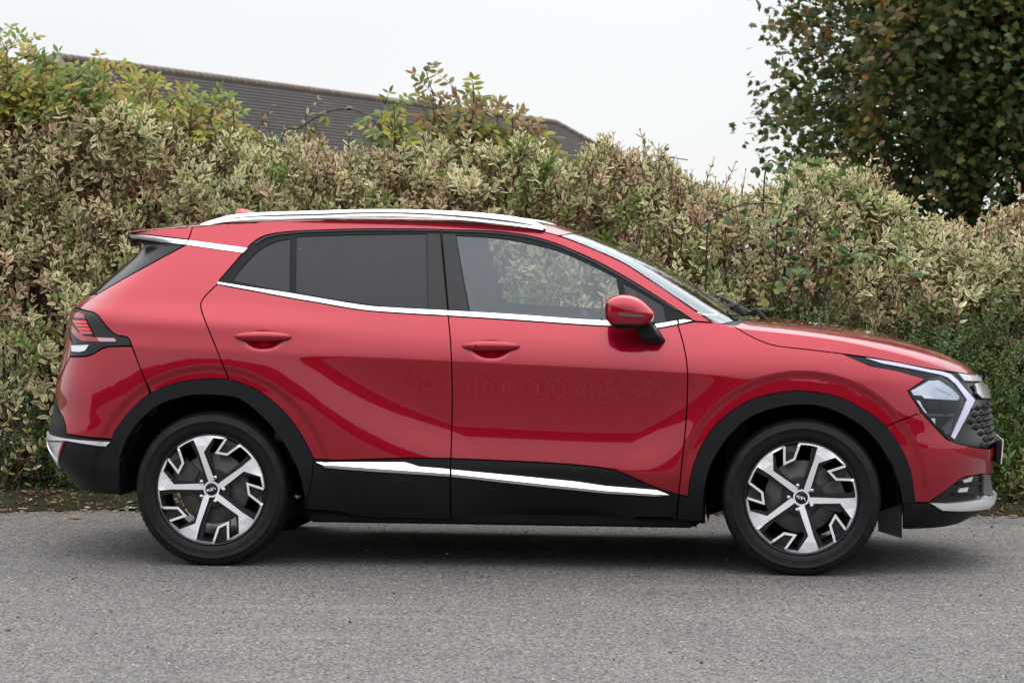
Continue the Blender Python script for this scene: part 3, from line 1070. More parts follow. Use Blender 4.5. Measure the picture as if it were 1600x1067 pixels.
# wipers
for yy0, yy1 in ((-0.56, 0.02), (0.10, 0.66)):
    pth = []
    for k in range(9):
        f = k / 8
        y_ = yy0 + (yy1 - yy0) * f
        ff = 1 - abs(y_) / 0.74
        x_ = wbot(max(0, ff)) - 0.01 - 0.055 * math.sin(f * 1.4)
        pth.append((x_, y_, float(z_solve(x_, abs(y_))) + 0.022))
    V, F = tube(pth, 0.007, 6)
    mesh_obj('wiper', V, F, MT['clad'], car)
    b0 = np.array(pth[0]); 
    V, F = tube([b0 + np.array([0.06, -0.02, -0.03]), b0 + np.array([0.03, -0.01, 0.012]), b0 + np.array([0.0, 0.1, 0.012]), b0 + np.array([-0.005, 0.2, 0.008])], [0.014, 0.012, 0.009, 0.006], 6)
    mesh_obj('wiper_arm', V, F, MT['clad'], car)

# roof rails: an upper bar over a base bar with a dark joint between
rt = [(305, 353), (318, 347.6), (331, 343.6), (359, 336), (387, 333), (415.6, 331.5), (500, 329), (562, 327.3), (647, 327.5), (731, 331), (801.5, 338.3), (830, 345), (846, 351.5), (856, 358.5)]
rl = [(312, 353.4), (322, 350.8), (345, 344), (387.5, 339), (440, 336.2), (500, 334.8), (562.5, 332.6), (647, 333.2), (731, 338.6), (787.5, 344.6), (820, 349.6), (844, 355.2), (852, 358.8)]
rb = [(316, 354.2), (325, 352.4), (345, 348.5), (387.5, 344.3), (440, 342.5), (500, 341.2), (562, 338.8), (647, 339.4), (731, 345.3), (801, 353), (830, 357), (849, 360)]


def rail_curve(pts, y_in):
    out = []
    for q in cr(pts, 5):
        p = at_y(q[0], q[1], -0.64 + y_in)
        out.append((p[0], p[2]))
    return np.array(sorted(out))


def rail_part(name, top, bot, mat, y_out, w_, tilt=1.1):
    a, b = rail_curve(top, 0), rail_curve(bot, 0)
    xs_ = np.linspace(max(a[0, 0], b[0, 0]), min(a[-1, 0], b[-1, 0]), 60)
    V, F = [], []
    za, zb_ = np.interp(xs_, a[:, 0], a[:, 1]), np.interp(xs_, b[:, 0], b[:, 1])
    for x_, z1, z0 in zip(xs_, za, zb_):
        z0 = min(z0, z1 - 0.001)
        taper = 1.0
        dz = z1 - z0
        prof = [(y_out - w_, z0), (y_out - 0.001, z0), (y_out, z0 + dz * 0.08), (y_out - 0.5 * tilt * dz, z0 + dz * 0.55), (y_out - tilt * dz, z1), (y_out - w_, z1)]
        for yy, zz in prof:
            V.append((x_, -yy, zz))
    m_ = 6
    for i in range(len(xs_) - 1):
        for k in range(m_):
            F.append((i * m_ + k, i * m_ + (k + 1) % m_, (i + 1) * m_ + (k + 1) % m_, (i + 1) * m_ + k))
    F.append(tuple(range(m_))); F.append(tuple(range((len(xs_) - 1) * m_, len(xs_) * m_))[::-1])
    bm = bmesh.new()
    vv = [bm.verts.new(v) for v in V]
    for f in F:
        bm.faces.new([vv[i] for i in f])
    o = bm_obj(name, bm, mat, car, True)
    mirror_copy(o)
    return o


rail_part('roof_rail', rt, rl, MT['rail'], 0.640, 0.045)
rail_part('roof_rail_base', rl, rb, MT['rail'], 0.660, 0.06, 1.3)
rail_part('roof_rail_joint', [(a, b - 0.7) for a, b in rl], [(a, b + 0.7) for a, b in rl], MT['satin_black'], 0.6435, 0.05)

# shark fin aerial
pf = [at_y(a, b, 0.0) for a, b in ((371, 326), (378, 325.8), (388, 328), (398, 331.5), (412, 336))]
bx, bz = pf[0][0], float(z_top(pf[0][0]))
V, F = [], []
prof = [(pf[0][0] - 0.015, pf[0][2] - 0.05), (pf[0][0], pf[0][2])] + [(p[0], p[2]) for p in pf[1:]]
for x_, z_ in prof:
    base = float(z_top(x_)) - 0.01
    for yy, zz in ((-0.032, base), (-0.012, base + (z_ - base) * 0.6), (0, z_), (0.012, base + (z_ - base) * 0.6), (0.032, base)):
        V.append((x_, yy, zz))
for i in range(len(prof) - 1):
    for k in range(4):
        F.append((i * 5 + k, i * 5 + k + 1, (i + 1) * 5 + k + 1, (i + 1) * 5 + k))
F.append((4, 3, 2, 1, 0))
mesh_obj('roof_aerial', V, F, MT['paint'], car)

# ---- head lamps
lamp = panel('headlight', H([(1316.4, 553), (1359.4, 571.8), (1402, 579.6), (1446.7, 592.2), (1418.5, 611), (1440, 644.5), (1475.8, 681), (1490.5, 690.5), (1526, 624), (1521, 612), (1505, 590), (1502, 584), (1478, 580), (1440, 574.3), (1377, 562)], False), MT['lamp_dark'], car, off=-0.004, inset=0.001)
panel('lamp_strip', H([(1352, 559), (1377, 562.8), (1402.4, 567), (1453, 577.5), (1472, 580.5), (1486, 585), (1497, 595), (1507, 607), (1523, 624.6), (1491, 686), (1486, 682), (1511, 625), (1493.5, 600.5), (1481, 590), (1470, 585.5), (1427.7, 576.8), (1377, 567.4)], False), MT['drl'], lamp, off=0.002, inset=0.0, depth=0.006)
panel('lamp_reflector', H([(1424, 610.5), (1452, 594.5), (1468, 593.5), (1487, 606), (1500, 619), (1499, 624), (1466, 620), (1428, 617)], False), MT['clear_lens'], lamp, off=-0.002, inset=0.0)
panel('lamp_reflector', H([(1432, 624.5), (1438, 627), (1442, 636), (1449, 645), (1446, 645)], False), MT['lamp_chrome'], lamp, off=-0.002, inset=0.0)
panel('lamp_reflector', H([(1455, 653.5), (1462, 653.5), (1461.5, 663)], False), MT['lamp_chrome'], lamp, off=-0.002, inset=0.0)
for (cx, cy, r_) in ((1456, 633, 9), (1478, 640, 8)):
    th = np.linspace(0, 2 * np.pi, 18, endpoint=False)
    panel('lamp_projector', H([(cx + r_ * math.cos(a), cy + r_ * math.sin(a)) for a in th], False), MT['gloss_black'], lamp, off=0.0, inset=0.0)
panel('lamp_divider', H([(1446, 646), (1493, 646), (1492, 650), (1450, 650)], False), MT['grey_trim'], lamp, off=-0.001, inset=0.0)
panel('lamp_fin', H([(1440, 617.6), (1498, 622.5), (1497, 625.5), (1444, 622)], False), MT['lamp_chrome'], lamp, off=0.0, inset=0.0)
panel('lamp_fin', H([(1462, 606), (1474, 601), (1489, 612), (1486, 617)], False), MT['lamp_chrome'], lamp, off=0.001, inset=0.0)
panel('lamp_fin', H([(1472, 668), (1490, 652), (1486, 676), (1478, 678)], False), MT['grey_trim'], lamp, off=-0.001, inset=0.0)
panel('lamp_cover', H([(1420, 611), (1448, 592.5), (1470, 588), (1489, 601), (1506, 624), (1487, 676), (1478, 680), (1441, 643.5)], False), MT['lens_glass'], lamp, off=0.003, inset=0.0, depth=0.0)

# ---- grille with its rows of facets, chrome bars
grille = panel('grille', H([(1526.5, 624.5), (1491.5, 691), (1518, 697.5), (1548, 700.3)], False) + [CF(0.56), CF(0.65), CF(0.74), CF(0.82), CF(0.87)] + H([(1524, 588), (1506, 590), (1521, 612)], False), MT['gloss_black'], car, off=-0.012, mirror='join')
panel('grille_bar', H([(1496, 583.2), (1523, 587), (1527, 589)], False) + [CF(0.868), CF(0.84)] + H([(1529, 595.5), (1506, 595)], False), MT['silver_paint'], grille, off=0.004, mirror='join', inset=0.001)
panel('grille_bar', H([(1521, 600), (1531, 598)], False) + [CF(0.815), CF(0.768)] + H([(1546, 622), (1531, 622.5), (1523, 615)], False), MT['chrome'], grille, off=0.012, mirror='join', inset=0.001)
fac_me = None
zrow = [0.735, 0.706, 0.677, 0.648, 0.619, 0.590, 0.565]
for r_i, zr in enumerate(zrow):
    y_out = 0.60 - 0.022 * r_i
    ys_ = np.arange(0.045 + (0.05 if r_i % 2 else 0.0), y_out, 0.10)
    for yv in ys_:
        lo, hi = 1.4, float(x_front(zr))
        for _ in range(40):
            mid = 0.5 * (lo + hi)
            if float(Y(mid, zr)) > yv: lo = mid
            else: hi = mid
        for sg in (-1, 1):
            nn = normal(np.array(lo), np.array(sg * yv), np.array(zr))
            if fac_me is None:
                v = [(-0.044, 0, -0.002), (0, 0.0, -0.014), (0.044, 0, 0.002), (0, 0.0, 0.014), (-0.012, -0.018, 0.003), (0.016, -0.018, 0.003)]
                f = [(0, 1, 4), (1, 5, 4), (1, 2, 5), (2, 3, 5), (3, 4, 5), (3, 0, 4)]
                fac_me = bpy.data.meshes.new('grille_facet')
                fac_me.from_pydata(v, [], f)
                fac_me.materials.append(MT['clad'])
            o = bpy.data.objects.new('grille_facet', fac_me)
            COL.objects.link(o)
            o.parent = grille
            yax = -Vector(nn)
            zax = Vector((0, 0, 1)); zax = (zax - yax * zax.dot(yax)).normalized()
            xax = yax.cross(zax)
            mm = Matrix((xax, yax, zax)).transposed().to_4x4()
            mm.translation = Vector((lo, sg * yv, zr)) + Vector(nn) * (-0.010)
            o.matrix_local = mm

# ---- number plate (edge-on from here)
bm = bmesh.new()
bm_box(bm, (0, 0, 0), (0.005, 0.53, 0.115), None, 0.0015)
bmesh.ops.rotate(bm, cent=(0, 0, 0), matrix=Matrix.Rotation(math.radians(4), 3, 'Y'), verts=bm.verts[:])
pp = at_y(1566, 706, -0.265)
bmesh.ops.translate(bm, vec=(pp[0] + 0.0, 0, pp[2]), verts=bm.verts[:])
plate = bm_obj('number_plate', bm, MT['plate'], car)
bm = bmesh.new()
bm_box(bm, (pp[0] - 0.016, 0, pp[2]), (0.024, 0.52, 0.108), None, 0.003)
bm_obj('plate_holder', bm, MT['clad'], plate)

# ---- tail lamps
tl = panel('tail_light', H([(97, 482), (119.7, 482.3), (145.3, 488.2), (153.8, 493.5), (165.5, 509.5), (176.5, 521), (184.3, 524.6), (197.7, 526.6), (201.6, 530), (205.5, 540), (170, 541), (160, 544), (145.3, 552.6), (135.5, 556), (110.5, 556.3), (110.5, 552.9), (114, 533.4), (102, 506.6)], False), MT['gloss_black'], car, off=0.002, inset=0.0015)
panel('tail_lens', H([(98, 486), (126, 489.5), (132, 492), (137, 505), (140, 517), (148, 528), (152.5, 527), (156, 533.6), (130, 533), (121, 527), (110, 513), (101, 498)], False), MT['red_lens'], tl, off=0.006, inset=0.0, depth=0.004)
panel('tail_lens_gap', H([(113, 495.5), (135, 498), (148, 526.5), (133, 525), (122, 517), (113, 505)], False), MT['gloss_black'], tl, off=0.008, inset=0.0, depth=0.002)
for k in range(4):
    y0 = 500.5 + k * 5.6
    x0 = 116 + k * 3.4; x1 = 136.5 + k * 2.8
    panel('lamp_bar', H([(x0, y0), (x1, y0 + 0.8), (x1 + 2.4, y0 + 5.4), (x0 + 3.2, y0 + 5.2)], False), MT['red_bright'], tl, off=0.011, inset=0.0008, depth=0.004)
panel('tail_strip', H([(153, 527.4), (179, 528.6), (182.5, 533.8), (156, 533.8)], False), MT['pink_lens'], tl, off=0.006, inset=0.0, depth=0.004)
panel('reversing_lamp', H([(113, 540), (140, 539), (134, 548), (126, 550), (113.5, 549)], False), MT['clear_lens'], tl, off=0.006, inset=0.0, depth=0.004)
tailbar = panel('tail_light_bar', H([(99, 484), (112, 500), (104, 505)], False) + [CR_(1.115), CR_(1.155)], MT['red_lens'], car, off=0.001, mirror='join')

# ---- mirrors
mo = np.array([at_y(a, b, -1.03) for a, b in [(945.8, 471), (949, 467.6), (954.4, 464.5), (962, 461.6), (970, 460), (979, 460.3), (988.5, 462), (997, 465.4), (1005.5, 470.5), (1012, 476), (1017.7, 482), (1022, 487), (1024, 490), (1022.5, 496),
               (1017.7, 503), (1010, 509), (998, 513.3), (982, 515), (966.6, 515), (960, 512.5), (952, 505), (946.5, 499), (945, 490), (945.2, 480)]])[:, [0, 2]]
cen = mo.mean(0)
zcut = float(at_y(980, 500.0, -1.03)[2])
V, F = [], []
lv = [(-0.905, 0.93), (-0.93, 0.985), (-0.97, 1.0), (-1.03, 0.99), (-1.06, 0.965), (-1.082, 0.91), (-1.097, 0.82), (-1.107, 0.66), (-1.113, 0.42), (-1.115, 0.2), (-1.1155, 0.02)]
mo_d = np.array(cr(list(map(tuple, mo)) + [tuple(mo[0])], 3)[:-1])
m_ = len(mo_d)
for yy, s in lv:
    for p in mo_d:
        q = cen + (p - cen) * s
        V.append((q[0], yy, q[1]))
for i in range(len(lv) - 1):
    for k in range(m_):
        F.append((i * m_ + k, i * m_ + (k + 1) % m_, (i + 1) * m_ + (k + 1) % m_, (i + 1) * m_ + k))
F.append(tuple(range(m_)))
V = np.array(V)


def half_mesh(name, keep_top, mat, parent):
    bm = bmesh.new()
    vv = [bm.verts.new(v) for v in V]
    for f in F:
        bm.faces.new([vv[i] for i in f])
    bmesh.ops.remove_doubles(bm, verts=bm.verts[:], dist=1e-5)
    bmesh.ops.bisect_plane(bm, geom=bm.verts[:] + bm.edges[:] + bm.faces[:], plane_co=(0, 0, zcut), plane_no=(0.03, 0, 1), clear_inner=keep_top, clear_outer=not keep_top)
    return bm_obj(name, bm, mat, parent, True)


arm_pts = np.array([at_y(a, b, -0.93) for a, b in [(993.4, 506), (1021.4, 504.6), (1040.9, 533.8), (1036, 539.3), (1025, 540.5), (1008, 537.5), (998, 525)]])[:, [0, 2]]
bm = bmesh.new()
v1 = [bm.verts.new((p[0], -float(Y(p[0], p[1])) + 0.01, p[1])) for p in arm_pts]
ac = arm_pts.mean(0)
ap2 = ac + (arm_pts - ac) * 0.82 + np.array([-0.02, 0.025])
v2 = [bm.verts.new((p[0], -0.99, p[1])) for p in ap2]
for i in range(len(v1)):
    j = (i + 1) % len(v1)
    bm.faces.new((v1[i], v1[j], v2[j], v2[i]))
bm.faces.new(v2)
mirror_arm = bm_obj('door_mirror', bm, MT['clad'], car)
bv = mirror_arm.modifiers.new('bevel', 'BEVEL'); bv.width = 0.006; bv.segments = 2
mirror_copy(mirror_arm)
m1 = half_mesh('mirror_shell', True, MT['paint'], mirror_arm); mirror_copy(m1)
m2 = half_mesh('mirror_base', False, MT['clad'], mirror_arm); mirror_copy(m2)
ind = [at_y(a, b, -1.07) for a, b in [(946.5, 486.6), (975, 488.6), (1004, 491.2), (1008, 493), (1004, 494.8), (975, 493.4), (946.5, 491.6)]]
def dome_y(x_, z_):
    a_ = math.atan2(z_ - cen[1], x_ - cen[0])
    aa = np.arctan2(mo_d[:, 1] - cen[1], mo_d[:, 0] - cen[0])
    k_ = int(np.argmin(np.abs(np.angle(np.exp(1j * (aa - a_))))))
    s_ = math.hypot(x_ - cen[0], z_ - cen[1]) / np.linalg.norm(mo_d[k_] - cen)
    L_ = sorted((b, a) for a, b in lv[3:])
    return float(np.interp(s_, [q[0] for q in L_], [q[1] for q in L_]))


ys_ind = [dome_y(p[0], p[2]) + 0.003 for p in ind]
bm = bmesh.new()
a1 = [bm.verts.new((p[0], y_ - 0.012, p[2])) for p, y_ in zip(ind, ys_ind)]
a2 = [bm.verts.new((p[0], y_ + 0.02, p[2])) for p, y_ in zip(ind, ys_ind)]
bm.faces.new(a1)
for i in range(7):
    j = (i + 1) % 7
    bm.faces.new((a1[i], a1[j], a2[j], a2[i]))
m3 = bm_obj('mirror_indicator', bm, MT['grey_trim'], mirror_arm); mirror_copy(m3)
bm = bmesh.new()
gl = [bm.verts.new((cen[0] + (p[0] - cen[0]) * 0.1 - 0.112, -1.0 + (k_ - 0.5) * 0.17, p[1])) for k_, p in ((0, mo[2]), (1, mo[2]), (1, mo[20]), (0, mo[20]))]
bm.faces.new(gl)
m4 = bm_obj('mirror_glass', bm, MT['lamp_chrome'], mirror_arm); mirror_copy(m4)

# ---- dark inner shell, floor, wheel wells
gx = np.arange(-2.05, 2.10, 0.02); gz = np.arange(0.22, 1.60, 0.02)
hole = np.zeros((len(gx) - 1, len(gz) - 1), bool)
cx, cz = np.meshgrid(gx[:-1] + 0.01, gz[:-1] + 0.01, indexing='ij')
dlo = clean_poly(DT + DTF + CTF[::-1] + CT[::-1], 0.05)
inside = in_poly(cx.ravel(), cz.ravel(), dlo).reshape(cx.shape)
pil = in_poly(cx.ravel(), cz.ravel(), np.array(H([(664, 362), (716, 362), (738, 490), (666, 488)], False))).reshape(cx.shape)
pil2 = in_poly(cx.ravel(), cz.ravel(), np.array(H([(447, 364), (468, 364), (468, 464), (447, 462)], False))).reshape(cx.shape)
Qc = Q(cx, cz)
ok = (Qc > 0.25) & (cz + 0.028 < z_edge(cx)) & ~(inside & ~pil & ~pil2) 
ok &= ~((cx > 0.2) & (cz > 1.02))
ok &= ~((cx < -1.55) & (cz < 0.36)) & ~((cx > 1.6) & (cz < 0.30))
ok &= ~((cx < -1.75) & (cz > 1.24)) & ~((cx > 0.95) & (cz > 1.02)) & ~((cx > 1.7) & (cz > 0.55))
for ax, az in ARCH:
    ok &= np.hypot(cx - ax, cz - az) > 0.44
V, F, idx = [], [], {}
for i, j in zip(*np.nonzero(ok)):
    q = []
    for a, b in ((i, j), (i + 1, j), (i + 1, j + 1), (i, j + 1)):
        if (a, b) not in idx:
            idx[(a, b)] = len(V)
            x_, z_ = gx[a], gz[b]
            V.append((x_, -max(0.05, float(Y(x_, min(z_, float(z_edge(x_))))) - 0.030), z_))
        q.append(idx[(a, b)])
    F.append(tuple(q))
sh = mesh_obj('inner_shell', V, F, MT['shell'], car)
mirror_copy(sh)
# headlining under the roof
crown_in = crown('headlining', lambda f: -1.80, lambda f: wtop(f) - 0.03, 30, 14, MT['trim_grey'], -0.04)


def dome(name, ax, az, r, y0, y1, a0, a1, mat):
    V, F = [], []
    n_ = 30
    for k in range(n_ + 1):
        th = a0 + (a1 - a0) * k / n_
        for yy in (y0, y1):
            V.append((ax + r * math.cos(th), yy, az + r * math.sin(th)))
    for k in range(n_):
        F.append((2 * k, 2 * k + 1, 2 * k + 3, 2 * k + 2))
    b0 = len(V)
    V.append((ax, y1, az))
    for k in range(n_):
        F.append((2 * k + 1, b0, 2 * k + 3))
    o = mesh_obj(name, V, F, mat, car)
    mirror_copy(o)


for ax, az in ARCH:
    dome('wheel_well', ax, az, 0.432, -0.89, -0.50, math.radians(-10 if ax < 0 else -5), math.radians(185 if ax < 0 else 196), MT['shell'])
bm = bmesh.new()
bm_box(bm, (-0.02, 0, 0.245), (1.80, 1.56, 0.09), None, 0.01)
bm_box(bm, (1.40, 0, 0.30), (0.9, 1.0, 0.09), None, 0.01)
bm_box(bm, (-1.40, 0, 0.38), (1.0, 0.9, 0.10), None, 0.01)
bm_box(bm, (1.05, 0, 0.60), (0.10, 1.5, 0.75), None, 0.01)
bm_box(bm, (-0.02, -0.80, 0.225), (1.75, 0.08, 0.05), None, 0.01)
bm_box(bm, (-0.02, 0.80, 0.225), (1.75, 0.08, 0.05), None, 0.01)
bm_obj('underbody', bm, MT['shell'], car)
bm = bmesh.new()
bm_box(bm, (-1.34, 0, 0.34), (0.09, 1.5, 0.09), None, 0.01)
bm_box(bm, (1.34, 0, 0.34), (0.09, 1.5, 0.09), None, 0.01)
bm_obj('axle', bm, MT['shell'], car)

# ---- cabin
def seat(name, x, y, w_, recl, hr=True):
    bm = bmesh.new()
    bm_box(bm, (x + 0.20, y, 0.62), (0.52, w_, 0.16), Matrix.Rotation(0, 3, 'Y'), 0.05)
    R = Matrix.Rotation(math.radians(-recl), 3, 'Y')
    vs = bm_box(bm, (0, 0, 0.32), (0.14, w_, 0.66), R, 0.05)
    bmesh.ops.translate(bm, vec=(x - 0.05, y, 0.64), verts=vs)
    s = bm_obj(name, bm, MT['seat'], car, True)
    if hr:
        bm = bmesh.new()
        top_ = R @ Vector((0, 0, 0.76))
        bm_box(bm, (x - 0.05 + top_.x, y, 0.64 + top_.z), (0.10, w_ * 0.52, 0.19), None, 0.04)
        bm_obj('headrest', bm, MT['seat'], s, True)
    return s


for yy in (-0.38, 0.38):
    seat('front_seat', -0.22, yy, 0.50, 22)
seat('rear_seat', -1.05, 0.0, 1.25, 24, False)
for yy in (-0.40, 0.40):
    bm = bmesh.new()
    bm_box(bm, (-1.05 - 0.36, yy, 1.35), (0.09, 0.26, 0.17), None, 0.04)
    bm_obj('headrest', bm, MT['seat'], car, True)
bm = bmesh.new()
bm_box(bm, (0.80, 0, 0.92), (0.42, 1.42, 0.26), None, 0.06)
bm_box(bm, (0.66, -0.38, 1.07), (0.20, 0.34, 0.07), None, 0.03)
bm_obj('dashboard', bm, MT['trim_dark'], car, True)
V, F = [], []
n_, m_ = 32, 8
Rw = Matrix.Rotation(math.radians(-25), 3, 'Y')
for k in range(n_):
    th = 2 * math.pi * k / n_
    for j in range(m_):
        ph = 2 * math.pi * j / m_
        r_ = 0.185 + 0.016 * math.cos(ph)
        v = Rw @ Vector((0.016 * math.sin(ph), r_ * math.cos(th), r_ * math.sin(th)))
        V.append((0.40 + v.x, -0.38 + v.y, 0.99 + v.z))
for k in range(n_):
    for j in range(m_):
        F.append((k * m_ + j, k * m_ + (j + 1) % m_, ((k + 1) % n_) * m_ + (j + 1) % m_, ((k + 1) % n_) * m_ + j))
mesh_obj('steering_wheel', V, F, MT['trim_dark'], car)
# cabin side trims: door cards with grey tops, B pillars
for sg in (-1, 1):
    bm = bmesh.new()
    bm_box(bm, (-0.10, sg * 0.80, 0.0), (1.9, 0.03, 0.66), Matrix.Rotation(0.055, 3, 'Y'), 0.008)
    bmesh.ops.translate(bm, vec=(0, 0, 0.845), verts=bm.verts[:])
    bm_obj('door_lining', bm, MT['trim_dark'], car)
    pts = [(-0.36, 1.08), (-0.20, 1.08), (-0.27, 1.55), (-0.40, 1.55)]
    bm = bmesh.new()
    a1 = [bm.verts.new((p[0], sg * (0.80 - 0.36 * (p[1] - 1.08)), p[1])) for p in pts]
    a2 = [bm.verts.new((p[0], sg * (0.76 - 0.36 * (p[1] - 1.08)), p[1])) for p in pts]
    bm.faces.new(a1); bm.faces.new(a2[::-1])
    for i in range(4):
        j = (i + 1) % 4
        bm.faces.new((a1[i], a1[j], a2[j], a2[i]))
    bm_obj('pillar_lining', bm, MT['trim_grey'], car)
    V, F = tube([(-0.26, sg * 0.64, 1.50), (-0.20, sg * 0.72, 1.15), (-0.17, sg * 0.745, 1.02)], 0.018, 6)
    mesh_obj('seat_belt', V, F, MT['trim_dark'], car)
bm = bmesh.new()
bm_box(bm, (-1.02, 0, 0.90), (0.12, 1.4, 0.9), None, 0.02)
bm_box(bm, (-1.5, 0, 1.02), (0.9, 1.3, 0.04), None, 0.01)
bm_obj('load_cover', bm, MT['trim_dark'], car)

# ------------------------------------------------------------------ wheels
RW = 0.2515


def px_poly(pts):
    return [(a / 347.0 * RW, -b / 347.0 * RW) for a, b in pts]


SPOKE = [(12, -44), (24, -84), (75, -232), (93, -310)]
SPOKE_R = [(50, -36), (60, -72), (102, -216)]


def arc(a0, a1, r, n=10):
    return [(r * math.cos(a0 + (a1 - a0) * k / n), r * math.sin(a0 + (a1 - a0) * k / n)) for k in range(n + 1)]


def ang(p):
    return math.atan2(p[1], p[0])


def dish(r):
    """outward position of the wheel face at radius r (hub slightly sunk)."""
    f = min(1, r / RW)
    return -0.012 * (1 - f) ** 1.5 * 1.6 + (-0.006 if f > 0.97 else 0)


def plate_mesh(poly2, y_face, depth, tri=True):
    """extruded plate in the wheel plane; returns V, F."""
    P = clean_poly(poly2, 0.012, 0.0004)
    res = delaunay_2d_cdt([Vector(p) for p in P], [(i, (i + 1) % len(P)) for i in range(len(P))], [], 1, 1e-7)
    v2 = np.array([(v.x, v.y) for v in res[0]])
    r = np.hypot(v2[:, 0], v2[:, 1])
    yy = np.array([y_face - dish(q) for q in r])
    V = [(a, b, c) for (a, c), b in zip(v2, yy)]
    F = []
    for f in res[2]:
        a, b, c = (np.array(V[i]) for i in f)
        F.append(tuple(f) if np.cross(b - a, c - a)[1] < 0 else tuple(f)[::-1])
    cnt = {(a, b) for f in F for a, b in zip(f, f[1:] + f[:1])}
    for a, b in list(cnt):
        if (b, a) not in cnt:
            k = len(V)
            V += [V[a], V[b], (V[b][0], V[b][1] + depth, V[b][2]), (V[a][0], V[a][1] + depth, V[a][2])]
            F.append((k, k + 3, k + 2, k + 1))
    return np.array(V), F


def merge(parts):
    V, F, b = [], [], 0
    for v, f in parts:
        V.append(v); F += [tuple(i + b for i in q) for q in f]; b += len(v)
    return np.vstack(V), F


def rotp(poly2, a):
    c, s = math.cos(a), math.sin(a)
    return [(c * x - s * y, s * x + c * y) for x, y in poly2]


def stroke(pts, w_):
    P = np.array(pts)
    t = np.gradient(P, axis=0)
    seg = np.diff(P, axis=0); seg /= np.linalg.norm(seg, axis=1)[:, None]
    nL = []
    for i in range(len(P)):
        a = seg[max(0, i - 1)]; b = seg[min(len(seg) - 1, i)]
        n1 = np.array([-a[1], a[0]]); n2 = np.array([-b[1], b[0]])
        n = n1 + n2; n /= np.linalg.norm(n)
        nL.append(n / max(0.45, n @ n1))
    nL = np.array(nL)
    return [tuple(p) for p in P + nL * w_ / 2] + [tuple(p) for p in (P - nL * w_ / 2)[::-1]]


